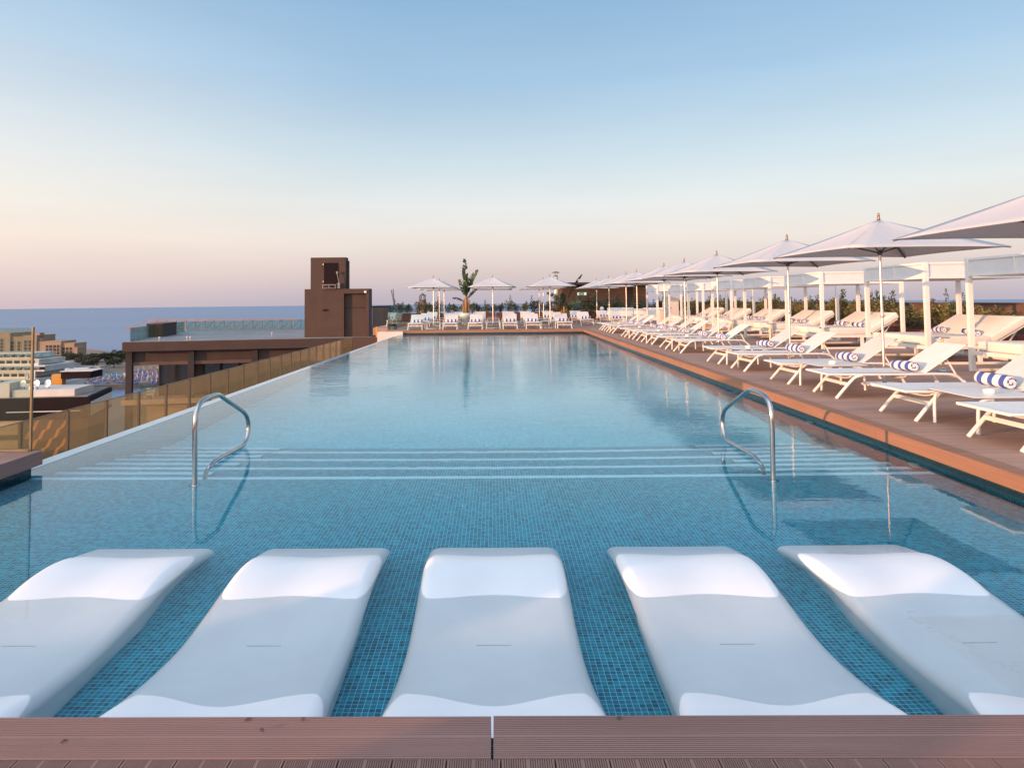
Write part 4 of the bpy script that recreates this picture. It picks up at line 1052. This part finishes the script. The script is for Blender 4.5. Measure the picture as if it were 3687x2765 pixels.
for a in range(6): m.bar((0.24 * math.cos(R(60 * a)), 0.24 * math.sin(R(60 * a)), 1.661), (0.24 * math.cos(R(60 * a)), 0.24 * math.sin(R(60 * a)), 1.98), 0.05, 0.05)
m.obj('cap', 'darkrib', ch)
dg = root('glazed_hut', (-8.15, 45.5, -1.0), 0, 'black glazed enclosure between the tower and the far deck', 'building')
m = MB(); m.box(0, 1.12, 0, 3, 0, 0.9); m.obj('plinth', 'plaster_dark', dg)
m = MB(); m.box(0.03, 1.09, 0.03, 2.97, 0.901, 2.12); m.obj('glazing', 'darkglass', dg)
m = MB(); m.box(-0.03, 1.15, -0.05, 3.05, 2.121, 2.2); m.obj('roof', 'black', dg)
bo = root('bollard', (-5.28, 30.75, -0.9), 0, 'slim sunlit bollard at the far left corner of the pool', 'bollard')
m = MB(); m.box(-0.04, 0.04, -0.04, 0.04, 0, 1.25); m.obj('post', 'orange', bo)  # orange colour stands in for the warm sun on the post
bi = root('bin', (-4.75, 32.3, 0), 0, 'small dark round bin behind the low pale wall', 'bin')
m = MB(); m.lathe([(0.14, 0), (0.16, 0.34)], seg=16); m.obj('drum', 'darkrib', bi); m = MB(); m.lathe([(0.165, 0.341), (0.165, 0.37), (0.05, 0.40), (0, 0.40)], seg=16); m.obj('lid', 'black', bi)
gb = root('globe_lamp', (6.55, 41.6, DK), 0, 'small white globe garden lamp behind the far loungers', 'lamp')
m = MB(); m.tube([(0, 0, 0), (0, 0, 0.62)], 0.03, 8); m.obj('post', 'darkrib', gb)
m = MB(); m.lathe([(0.02, 0.62)] + [(0.13 * math.sin(R(a)), 0.75 - 0.13 * math.cos(R(a))) for a in range(20, 181, 20)], seg=16); m.obj('globe', 'plastic', gb)
al = root('agave_stalk', (-7.3, 50, 0), 0, 'two thin dark dry stalks standing beyond the black glazed enclosure', 'plant')
m = MB(); m.tube([(0.05, 0, 0), (0.0, 0, 1.2), (-0.22, 0, 2.35)], 0.035, 6); m.tube([(0.02, 0.1, 0), (0.0, 0.1, 1.2), (-0.10, 0.1, 2.42)], 0.03, 6); m.obj('stalks', 'darkrib', al)

# ================================================================== NEIGHBOURING BROWN BUILDING (left, some 65 m away)
RZ = -2.05
ang = math.atan2(67.89 - 64.33, -19.01 + 35.16)
nb = root('terrace_building', (-35.16, 64.33, 0), ang, 'long brown flat roofed building with columns and dark windows', 'building')
m = MB(); m.box(0, 24.5, 0, 24, RZ - 0.94, RZ - 0.06); m.obj('roof', 'plaster', nb)
m = MB(); m.box(0.25, 24.2, 0.25, 23.7, RZ - 0.059, RZ - 0.02); m.obj('roof_deck', 'roofgrey', nb)
for X in (0.45, 6.0, 11.9, 18.0):
    m = MB(); m.box(X - 0.28, X + 0.28, 0.5, 1.1, -16, RZ - 0.941); m.obj('column', 'plaster_dark', nb)
m = MB(); m.box(0.74, 5.7, 0.85, 1.3, RZ - 2.0, RZ - 0.942); m.box(6.29, 11.6, 0.85, 1.3, RZ - 2.0, RZ - 0.942); m.box(12.2, 17.7, 0.85, 1.3, RZ - 2.0, RZ - 0.942); m.obj('beam', 'plaster', nb)
m = MB(); m.box(0.30, 24, 0.7, 1.0 , RZ - 2.32, RZ - 2.001); m.obj('lower_beam', 'wallbrown', nb)
wd_ = []
for k, (x0, x1) in enumerate(((2.6, 3.95), (4.25, 5.6), (6.7, 8.2), (8.5, 10.0), (10.3, 11.6), (12.3, 14.0), (14.3, 17.5))):
    m = MB(); m.box(x0, x1, 3.2, 3.26, -7.55, RZ - 2.0); w_ = m.obj('window', 'darkglass', nb)
    m = MB()
    for xx in (x0 - 0.12, x1): m.box(xx, xx + 0.12, 3.1, 3.27, -7.56, RZ - 2.0)
    m.obj('frame', 'plaster_dark', w_)
m = MB(); m.box(2.4, 24, 3.4, 23, -16, RZ - 0.945); m.obj('wall', 'plaster', nb)
m = MB(); m.box(-0.1, 24, 0.2, 3.0, -8.05, -7.6); m.obj('terrace_slab', 'cream', nb)
m = MB(); m.box(0.1, 24, 0.9, 3.39, -16, -8.06); m.obj('lower_wall', 'cream', nb)
m = MB(); m.box(0.9, 2.5, 2.6, 2.62, -7.59, -6.5); m.obj('terrace_glass', 'tealglass', nb)
ybx = root('garden_chair', (-33.6, 65.6, -7.59), ang, 'pale yellow chair on the terrace of the brown building', 'chair')
m = MB(); m.box(0, 0.8, 0, 0.7, 0.35, 0.45); m.obj('seat', 'pinkwall', ybx)
for a, b in ((0.04, 0.04), (0.76, 0.04), (0.04, 0.66), (0.76, 0.66)):
    m = MB(); m.box(a - 0.04, a + 0.04, b - 0.04, b + 0.04, 0, 0.349); m.obj('leg', 'pinkwall', ybx)
m = MB(); m.box(0, 0.8, 0.62, 0.7, 0.451, 0.95); m.obj('backrest', 'pinkwall', ybx)
# glass balustrade around that roof, and the dark box on it
gp = None
def roof_glass(x, y, L, rz, i):
    global gp
    c, s_ = math.cos(ang), math.sin(ang)
    loc = (-35.16 + x * c - y * s_, 64.33 + x * s_ + y * c, RZ - 0.02)
    lab = f'green roof glass pane on the brown building, {ORD[i]} from its near left corner'
    if gp is None:
        gp = tag(MB().box(0, L, -0.01, 0.01, 0, 1.30).obj('roof_glass', 'tealglass'), lab, 'glass panel', 'glass panes round the roof of the brown building')
        gp.location = loc; gp.rotation_euler = (0, 0, ang + rz)
    else: dup(gp, loc, ang + rz, lab)
for i in range(12): roof_glass(0.6, 0.4 + 1.9 * i, 1.86, R(90), i)
for i in range(10): roof_glass(0.7 + 1.9 * i, 23.4, 1.86, 0, 12 + i)
bx = root('roof_box', (-37.5, 73.3, RZ - 0.02), ang, 'dark brown plant box on the roof of the brown building', 'roof box')
m = MB(); m.box(0.05, 1.65, 0, 6.4, 0, 1.40); m.obj('housing', 'plaster_dark', bx); m = MB(); m.box(0.0, 1.72, -0.06, 6.46, 1.401, 1.46); m.obj('lid', 'wallbrown', bx)
vv = None
for i, (x, y) in enumerate(((3.1, 0.7), (5.6, 0.7), (5.9, 0.7), (13.0, 6.0))):
    c, s_ = math.cos(ang), math.sin(ang); loc = (-35.16 + x * c - y * s_, 64.33 + x * s_ + y * c, RZ - 0.02)
    lab = f'small white vent pipe on the brown building roof, {ORD[i]} from the left'
    if vv is None:
        vv = tag(MB().lathe([(0.06, 0), (0.06, 0.32), (0.09, 0.33), (0.09, 0.38), (0, 0.4)], seg=10).obj('vent_pipe', 'white'), lab, 'vent pipe', 'white vent pipes on the brown roof'); vv.location = loc
    else: dup(vv, loc, 0, lab)
tr = root('crane_truss', (-48.9, 95.0, -2.1), math.atan2(0, 1), 'rust coloured lattice truss lying beyond the brown building roof', 'truss')
m = MB(); L = 22.0
m.bar((0.5, 0, 1.35), (L, 0, 1.2), 0.15, 0.15); m.bar((-2.5, 0, 0.15), (L, 0, 0.0), 0.15, 0.15); m.bar((-2.5, 0, 0.15), (0.5, 0, 1.35), 0.10, 0.10); m.obj('chord', 'redtruss', tr)
m = MB(); k = 16
for i in range(k):
    x0, x1 = 0.5 + (L - 0.5) * i / k, 0.5 + (L - 0.5) * (i + 1) / k
    m.bar((x0, 0, 0.1), (x1, 0, 1.25), 0.11, 0.11); m.bar((x1, 0, 0.05), (x1, 0, 1.25), 0.10, 0.10)
m.obj('lacing', 'redtruss', tr)
# stair tower
tw = root('stair_tower', (-19.45, 70.0, -4), 0, 'dark brown stepped tower block rising over the brown roof', 'building')
m = MB(); m.box(0, 4.05, 0, 1.8, 0, 6.86); m.box(4.051, 6.30, 0.45, 1.8, 0, 6.86); m.box(4.051, 6.30, 0, 0.449, 6.37, 6.86); m.box(6.301, 6.62, 0, 1.8, 0, 6.86); m.obj('lower_block', 'plaster', tw)
m = MB(); m.box(0.55, 4.18, 0.25, 1.5, 6.861, 10.12); m.box(4.19, 4.34, 0.9, 1.4, 6.861, 9.8); m.obj('upper_block', 'plaster', tw)
m = MB(); m.box(1.95, 3.40, 0.20, 0.249, 7.42, 9.55); m.obj('opening', 'black', tw)
m = MB(); m.box(1.85, 3.3, -0.3, 0.24, 7.22, 7.28); m.box(1.85, 3.25, -0.3, 0.24, 6.9, 6.95)
for x in (1.9, 2.55, 3.2): m.box(x, x + 0.06, -0.28, -0.22, 6.951, 7.219)
m.obj('platform', 'roofgrey', tw)
m = MB(); m.bar((3.35, -0.1, 8.5), (3.6, -0.1, 7.3), 0.05, 0.05); m.box(3.28, 3.45, -0.15, 0.0, 8.4, 8.65); m.box(3.45, 3.65, -0.2, 0.1, 6.9, 7.5); m.obj('hoist', 'roofgrey', tw)
m = MB(); m.box(6.15, 6.38, -0.12, -0.005, 6.42, 6.62); m.obj('lamp', 'white', tw)
m = MB(); m.box(1.84, 1.93, 0.12, 0.245, 9.33, 9.48); m.box(1.84, 1.93, 0.12, 0.245, 7.56, 7.70); m.obj('hinge', 'brass', tw)
m = MB(); m.box(4.06, 6.34, 0.38, 0.445, 4.9, 4.98); m.obj('ledge', 'plaster_dark', tw)
m = MB(); m.box(1.9, 2.35, -0.12, -0.004, 4.62, 4.78); m.obj('spout', 'black', tw)
pw = MB(); pw.box(-6.35, -5.205, 30.6, 31.0, -3, -0.12)
tag(pw.obj('parapet_wall', 'plaster'), 'low brown parapet wall left of the far pool corner', 'wall')

# ================================================================== BLACK BUILDING WITH DISHES
bb = root('black_building', (-57.2, 76.9, 0), R(7), 'black clad building with satellite dishes and an orange zigzag on its lower wall', 'building')
m = MB(); m.prism([(-12, 0), (10.9, 0), (9.4, 9.5), (-12, 9.5)], -11.5, -9.05); m.obj('cladding', 'black', bb)
m = MB(); m.prism([(-12, 0.3), (10.5, 0.3), (9.1, 9.2), (-12, 9.2)], -9.049, -8.98); m.obj('roof', 'roofgrey', bb)
m = MB(); m.prism([(3.62, 0.3), (10.6, 0.3), (9.1, 9.0), (3.62, 9.0)], -30, -11.51); m.obj('lower_wall', 'plaster', bb)
m = MB(); m.prism([(-12, 0.5), (3.61, 0.5), (3.61, 9.0), (-12, 9.0)], -30, -11.51); m.obj('tan_wall', 'cream', bb)
m = MB(); m.box(-9, 3.3, 0.42, 0.497, -13.75, -13.2); m.obj('dark_band', 'plaster_dark', bb)
m = MB(); m.box(-0.9, 0.1, 0.1, 0.499, -13.0, -11.52); m.obj('doorway', 'windark', bb)
zig = [[(600, 1060), (650, 945), (705, 925), (760, 780)], [(590, 1310), (640, 1220), (690, 1205), (745, 1080), (790, 1060), (850, 935), (905, 915), (960, 780)],
       [(695, 1450), (750, 1365), (800, 1350), (850, 1215), (905, 1190), (960, 1065), (1015, 1045), (1070, 920), (1115, 895), (1190, 770)], [(1010, 1330), (1060, 1210), (1115, 1180), (1175, 1060)]]
m = MB()
for zl in zig:       # the painted zigzag, 0.4 m wide bands standing a little proud of the wall
    P = [(3.75 + (a - 590) * 0.0074, -11.62 - (b - 780) * 0.00735) for a, b in zl]
    for (x0, z0), (x1, z1) in zip(P, P[1:]):
        m.hexa([(x0, 0.27, z0), (x0 + 0.36, 0.27, z0), (x0 + 0.36, 0.296, z0), (x0, 0.296, z0), (x1, 0.27, z1), (x1 + 0.36, 0.27, z1), (x1 + 0.36, 0.296, z1), (x1, 0.296, z1)])
m.obj('zigzag', 'orange', bb)
m = MB(); m.box(2.0, 9.9, -0.06, -0.004, -10.62, -10.52); m.obj('trim', 'pinkwall', bb)
m = MB(); m.hexa([(10.93, 0.1, -11.2), (10.95, 0.1, -11.2), (9.45, 9.4, -11.2), (9.43, 9.4, -11.2), (10.93, 0.1, -9.6), (10.95, 0.1, -9.6), (9.45, 9.4, -9.6), (9.43, 9.4, -9.6)]); m.obj('window', 'brass', bb)
m = MB(); m.box(0.4, 2.0, 0.5, 3.5, -8.979, -7.35); m.obj('stair_housing', 'pinkwall', bb)
m = MB(); m.box(2.2, 8.9, 0.7, 5.6, -8.979, -8.2); m.obj('roof_room', 'pinkwall', bb)
m = MB(); m.hexa([(5.0, 5.7, -7.5), (8.4, 5.7, -7.5), (8.6, 8.6, -7.5), (5.0, 8.6, -7.5), (5.0, 5.7, -6.75), (8.4, 5.7, -6.75), (8.6, 8.6, -6.65), (5.0, 8.6, -6.65)]); m.obj('black_box', 'black', bb)
m = MB(); m.box(4.9, 8.7, 5.6, 8.7, -6.649, -6.58); m.obj('box_lid', 'pinkwall', bb)
m = MB(); m.box(3.7, 4.9, 6.2, 7.2, -8.9, -7.0); m.obj('orange_housing', 'orange', bb)
dish = None
for i, x in enumerate((2.95, 4.42, 5.65)):
    lab = f'white satellite dish on the black building roof, {ORD[i]} from the left'
    c, s_ = math.cos(R(7)), math.sin(R(7)); loc = (-57.2 + x * c - 1.6 * s_, 76.9 + x * s_ + 1.6 * c, -8.199)
    if dish is None:
        dish = root('satellite_dish', loc, 0, lab, 'satellite dish', 'satellite dishes on the black building')
        m = MB(); m.lathe([(0.0, 0.0), (0.2, 0.02), (0.35, 0.07), (0.44, 0.12), (0.44, 0.13), (0.3, 0.06), (0.0, 0.02)], seg=22); o = m.obj('reflector', 'white', dish); o.location = (0, 0, 0.62); o.rotation_euler = (R(78), 0, R(-12))
        m = MB(); m.tube([(0, 0.05, 0), (0, 0.05, 0.6)], 0.035, 8); m.obj('mast', 'roofgrey', dish)
        m = MB(); m.tube([(0, -0.02, 0.3), (-0.05, -0.55, 0.55)], 0.015, 6); m.obj('feed_arm', 'roofgrey', dish)
    else: dup(dish, loc, 0, lab)
un = root('air_conditioner', (-53.55, 78.3, -8.199), R(7), 'white box air conditioner on the black building roof', 'air conditioner')
m = MB(); m.rbox(0, 0.75, 0, 0.4, 0, 0.34, 0.02); m.obj('casing', 'white', un); m = MB(); m.lathe([(0.12, 0), (0.12, 0.01), (0, 0.01)], seg=14); o = m.obj('fan_grille', 'windark', un); o.location = (0.5, -0.002, 0.17); o.rotation_euler = (R(90), 0, 0)

# ================================================================== COAST, SEA  AND RESORT
m = MB(); seg = 96; rad = 12600
m.add([(rad * math.cos(2 * math.pi * k / seg), rad * math.sin(2 * math.pi * k / seg), -48) for k in range(seg)], [tuple(range(seg))])
struct(m.obj('sea', 'sea'))
m = MB()
m.prism([(-1400, 20), (-150, 20), (-190, 200), (-236, 392), (-222, 398), (-212, 403), (-196, 428), (-170, 470), (-178, 520), (-300, 592), (-340, 640), (-430, 720), (-1400, 900)], -52, -45.0)
struct(m.obj('coast_ground', 'sand'))
ht = root('resort_hotel', (-411, 560, -46), 0, 'big sandstone resort hotel stepping down towards the sea', 'building')
blocks = [(-40, 12, 24.7, 26), (12, 23, 21.5, 22), (23, 34, 22.6, 24), (34, 41, 17.4, 16), (41, 54.4, 17.6, 20), (54.4, 64.6, 15.8, 18), (64.6, 68, 12.4, 12)]
m = MB()
for i, (x0, x1, h, dpt) in enumerate(blocks): m.box(x0, x1 - 0.02, (i % 2) * 1.2, dpt, 5.6 if i > 2 else 0.5, h)
m.box(31, 35, 2, 8, 22.61, 24.9); m.box(34.1, 36.5, 3, 8, 17.41, 20.5)
m.obj('wall', 'hotel', ht)
m = MB()
for i, (x0, x1, h, dpt) in enumerate(blocks):
    m.box(x0 - 0.2, x1 + 0.1, (i % 2) * 1.2 - 0.25, dpt + 0.2, h + 0.01 if i not in (2, 3) else h + 0.011, h + 0.45)
m.obj('parapet', 'hotelbase', ht)
m = MB(); m.box(30.5, 68.2, -0.6, 14, 0, 5.58); m.obj('ground_floor', 'hotelbase', ht)
wm = MB().box(-1.25, 1.25, -0.15, 0.25, 0, 2.2).mesh('window', 'windark'); wf = MB().box(1.27, 1.55, -0.25, 0.2, -0.2, 2.4).mesh('shutter', 'terrace')
def hotel_window(x, y, z):
    o = bpy.data.objects.new('window', wm); COL.objects.link(o); o.parent = ht; o.location = (x, y - 0.05, z)
    q = bpy.data.objects.new('shutter', wf); COL.objects.link(q); q.parent = o
nw = 0
for x0, cols_, top, rows_, yy in ((-14, (0, 5.2), 21, 6, 0), (0, (0, 5.2), 20, 6, 0), (13.5, (0, 5.2), 17.8, 5, 1.2), (25, (0, 3.8), 18.6, 5, 0), (43, (0, 3.2, 6.4, 9.2), 14.6, 3, 0), (56, (0, 3.0, 6.0), 12.6, 2, 1.2)):
    for cx in cols_:
        for r_ in range(rows_): hotel_window(x0 + cx, yy, top - 2.0 - 2.75 * r_)
for x in (45, 48, 53, 56.5, 60, 63): 
    o = bpy.data.objects.new('arched_window', MB().prism([(-0.9, 0), (0.9, 0), (0.9, 2.0), (0.6, 2.7), (0, 3.0), (-0.6, 2.7), (-0.9, 2.0)], -0.1, 0.1).mesh('arched_window', 'windark')); COL.objects.link(o)
    o.parent = ht; o.location = (x, -0.62, 1.7); o.rotation_euler = (R(90), 0, 0)
# white terraced building before it
tc_ = root('terraced_building', (-262, 300, -46), 0, 'pale stepped terrace building with arches and teal canopies', 'building')
LH, NL, SB = 2.75, 9, 3.4
tw_ = lambda i: 60 - (i % 3) * 3.5 - i * 1.6
m = MB()
for i in range(NL): m.box(0, tw_(i), i * SB, 44, LH * i, LH * (i + 1) - 0.31)
m.obj('wall', 'terrace', tc_)
m = MB()
for i in range(NL):
    m.box(-0.2, tw_(i) + 0.3, i * SB - 0.4, i * SB + SB + 0.2, LH * (i + 1) - 0.30, LH * (i + 1) - 0.01)
    m.box(0, tw_(i), i * SB - 0.3, i * SB - 0.2, LH * i + 0.005, LH * i + 0.75)
    for k in range(int(tw_(i) / 3.6)): m.box(0.4 + k * 3.6, 0.8 + k * 3.6, i * SB - 0.18, i * SB - 0.01, LH * i + 0.76, LH * (i + 1) - 0.31)
m.obj('terrace_bands', 'pinkwall', tc_)
m = MB()
for i in range(NL):
    for k in range(int(tw_(i) / 3.6)): m.box(1.1 + k * 3.6, 3.7 + k * 3.6, i * SB - 0.06, i * SB - 0.005, LH * i + 0.4, LH * i + 2.1)
m.obj('openings', 'windark', tc_)
for i in (4, 6, 8):
    m = MB()
    for k in range(11):
        x0 = 2 + k * 4.4; y0 = i * SB; zb = LH * i + 1.5
        m.hexa([(x0, y0 - 2.4, zb), (x0 + 3, y0 - 2.4, zb), (x0 + 3, y0 - 0.5, zb + 0.6), (x0, y0 - 0.5, zb + 0.6), (x0, y0 - 2.4, zb + 0.1), (x0 + 3, y0 - 2.4, zb + 0.1), (x0 + 3, y0 - 0.5, zb + 0.7), (x0, y0 - 0.5, zb + 0.7)])
    m.obj('awning', 'teal', tc_)
m = MB()
for k in range(3): m.box(46.6 + k * 2.2, 46.95 + k * 2.2, 12.2, 12.6, 13.8, 17.2)
m.box(46.3, 51.6, 12.1, 12.7, 17.201, 17.7)
for k in range(2):
    for e in range(2): m.hexa([(46.951 + 2.2 * k + 1.35 * e, 12.25, 16.3), (47.45 + 2.2 * k + 1.35 * e, 12.25, 16.9 if not e else 16.3), (47.45 + 2.2 * k + 1.35 * e, 12.55, 16.9 if not e else 16.3), (46.951 + 2.2 * k + 1.35 * e, 12.55, 16.3 if not e else 16.9),
                               (46.951 + 2.2 * k + 1.35 * e, 12.25, 17.19), (47.45 + 2.2 * k + 1.35 * e, 12.25, 17.19), (47.45 + 2.2 * k + 1.35 * e, 12.55, 17.19), (46.951 + 2.2 * k + 1.35 * e, 12.55, 17.19)])
a_ = m.obj('arcade', 'pinkwall', tc_)
# low ochre beach house and tiny blocks between
lh = None
for i, (x, y, w_, h_, mat) in enumerate(((-302, 453, 15, 3, 'hotelbase'), (-300, 470, 30, 4, 'terrace'), (-318, 505, 14, 5, 'hotel'), (-268, 520, 16, 3.5, 'terrace'))):
    t = root('beach_house', (x, y, -45), R(-6), ['low ochre beach house with dark openings near the beach pool', 'long pale low house before the resort hotel', 'small sandstone house at the foot of the resort hotel', 'pale low kiosk building by the beach trees'][i], 'building', 'low houses by the beach')
    m = MB(); m.box(0, w_, 0, 8, 0, h_); m.obj('wall', mat, t)
    m = MB(); m.box(-0.3, w_ + 0.3, -0.3, 8.3, h_ + 0.01, h_ + 0.4); m.obj('roof', 'roofgrey', t)
    for k in range(int(w_ / 5)):
        m = MB(); m.box(1.5 + 5 * k, 3.6 + 5 * k, -0.08, -0.005, 0.8, 2.9); m.obj('window', 'windark', t)
hh = random.Random(8)
hmats = ['terrace', 'hotel', 'pinkwall', 'hotelbase', 'roofgrey']
for i in range(16):
    y = 372 + 9.5 * i; px = hh.uniform(95, 235); x = (px - 1777) / 2458 * y; w_ = hh.uniform(8, 20); h_ = hh.uniform(3, 6.5)
    t = root('town_house', (x, y, -45), R(hh.uniform(-14, 14)), f'low flat roofed town house between the beach and the hotel, {ORD[i]} from the front', 'building', 'low town houses before the hotel')
    m = MB(); m.box(0, w_, 0, 7, 0, h_); m.obj('wall', hmats[i % 5], t)
    m = MB(); m.box(-0.2, w_ + 0.2, -0.2, 7.2, h_ + 0.01, h_ + 0.35); m.box(1, 3, 2, 5, h_ + 0.351, h_ + 1.8); m.obj('roof', 'pinkwall' if i % 2 else 'roofgrey', t)
    for k in range(max(1, int(w_ / 3.6))):
        m = MB(); m.box(0.8 + 3.4 * k, 2.6 + 3.4 * k, -0.10, -0.005, 0.9, min(h_ - 0.5, 3.2)); m.obj('window', 'windark', t)
m = MB(); m.prism([(-264, 446), (-243, 443), (-242, 462), (-262, 466)], -44.98, -44.90); struct(m.obj('beach_pool_water', 'turq'))
m = MB(); rr = random.Random(3)
for r_ in range(10):
    y0 = 402 + r_ * 9.5
    for k in range(30):
        x0 = -262 + k * 2.9 + r_ * 1.5 + rr.uniform(-0.4, 0.4)
        if 440 < y0 < 468 and -266 < x0 < -240: continue
        if x0 > -200 + (y0 - 400) * 0.2 or rr.random() < 0.25: continue
        m.box(x0, x0 + 1.5, y0 + 0.8, y0 + 3.2, -44.98, -44.5)
tag(m.obj('beach_lounger_rows', 'blue'), 'dense rows of blue beach loungers around the beach pool', 'beach loungers', None, 'stuff')
um = MB().lathe([(0.05, 0), (0.05, 0.9), (0.36, 1.0), (0.30, 1.7), (0.08, 2.9), (0.0, 3.0)], seg=8).mesh('beach_umbrella', 'closedumb')
ut = MB().lathe([(0.05, 0), (0.05, 1.9), (1.4, 1.9), (0.8, 2.3), (0.0, 2.7)], seg=9).mesh('thatch_umbrella', 'thatch')
cu = 0
for r_ in range(9):
    y0 = 404 + r_ * 10
    for k in range(26):
        x0 = -262 + k * 3.3 + r_ * 1.7 + rr.uniform(-0.6, 0.6)
        if 440 < y0 < 468 and -268 < x0 < -238: continue
        if x0 > -200 + (y0 - 400) * 0.2 or cu >= 190: continue
        closed = rr.random() < 0.6
        o = bpy.data.objects.new('beach_umbrella', um if closed else ut); COL.objects.link(o); o.location = (x0, y0 + rr.uniform(-1.5, 1.5), -45); cu += 1
        o.rotation_euler = (0, 0, rr.uniform(0, 6))
        tag(o, 'tiny pale closed umbrella standing on the distant beach' if closed else 'tiny brown open umbrella standing on the distant beach', 'beach umbrella', 'closed umbrellas on the distant beach' if closed else 'open brown umbrellas on the distant beach')
def tree_mesh(seed):
    rr = random.Random(seed); m = MB()
    for k in range(14):
        a = rr.uniform(0, 6.28); q = rr.uniform(0, 1) ** 0.6 * 4.2
        leaf_cloud(m, (q * math.cos(a), q * math.sin(a), 4.6 + rr.uniform(-1.2, 1.8) - q * 0.2), (2.0, 2.0, 1.2), 110, 0.8, rr, 0.3, 1.7)
    t = MB(); t.tube([(0, 0, 0), (0.2, 0, 2), (0.1, 0.2, 4.2)], [0.4, 0.3, 0.18], 7)
    for a in range(5): t.tube([(0.1, 0.1, 2.4), (1.6 * math.cos(a * 1.25), 1.6 * math.sin(a * 1.25), 4.4)], [0.18, 0.08], 5)
    return m.mesh('crown', 'tree'), t.mesh('trunk', 'bark')
tms = [tree_mesh(s) for s in (11, 12, 13)]
tpos = [(-326, 556), (-320, 560), (-313, 554), (-306, 560), (-299, 556), (-292, 562), (-286, 556), (-309, 574), (-317, 572), (-301, 575), (-322, 545), (-336, 540), (-342, 548), (-331, 532), (-318, 520),
        (-310, 512), (-304, 505), (-362, 550), (-372, 552), (-350, 545), (-296, 498), (-290, 490), (-282, 505), (-276, 540), (-284, 545), (-345, 500), (-352, 488), (-312, 452), (-330, 470), (-322, 440)]
for i, (x, y) in enumerate(tpos):
    t = root('coastal_tree', (x, y, -45), rr.uniform(0, 6), f'dark bushy tree between the beach and the resort hotel, {ORD[i]} from the seaward end', 'tree', 'dark trees by the resort beach')
    s = rr.uniform(0.7, 1.25); t.scale = (s, s, s * rr.uniform(0.85, 1.15))
    for nme, me in zip(('crown', 'trunk'), tms[i % 3]):
        o = bpy.data.objects.new(nme, me); COL.objects.link(o); o.parent = t
bt = root('boat', (-2660, 4500, -48), R(20), 'tiny white motor boat far out on the sea', 'boat')
m = MB(); m.hexa([(-5, -1, 0), (4, -1, 0), (4, 1, 0), (-5, 1, 0), (-5.5, -1.6, 1.6), (6.5, -0.3, 1.9), (6.5, 0.3, 1.9), (-5.5, 1.6, 1.6)]); m.obj('hull', 'white', bt)
m = MB(); m.hexa([(-3, -1.1, 1.75), (2, -0.9, 1.75), (2, 0.9, 1.75), (-3, 1.1, 1.75), (-2.6, -0.9, 3.6), (0.8, -0.8, 3.6), (0.8, 0.8, 3.6), (-2.6, 0.9, 3.6)]); m.obj('cabin', 'white', bt)
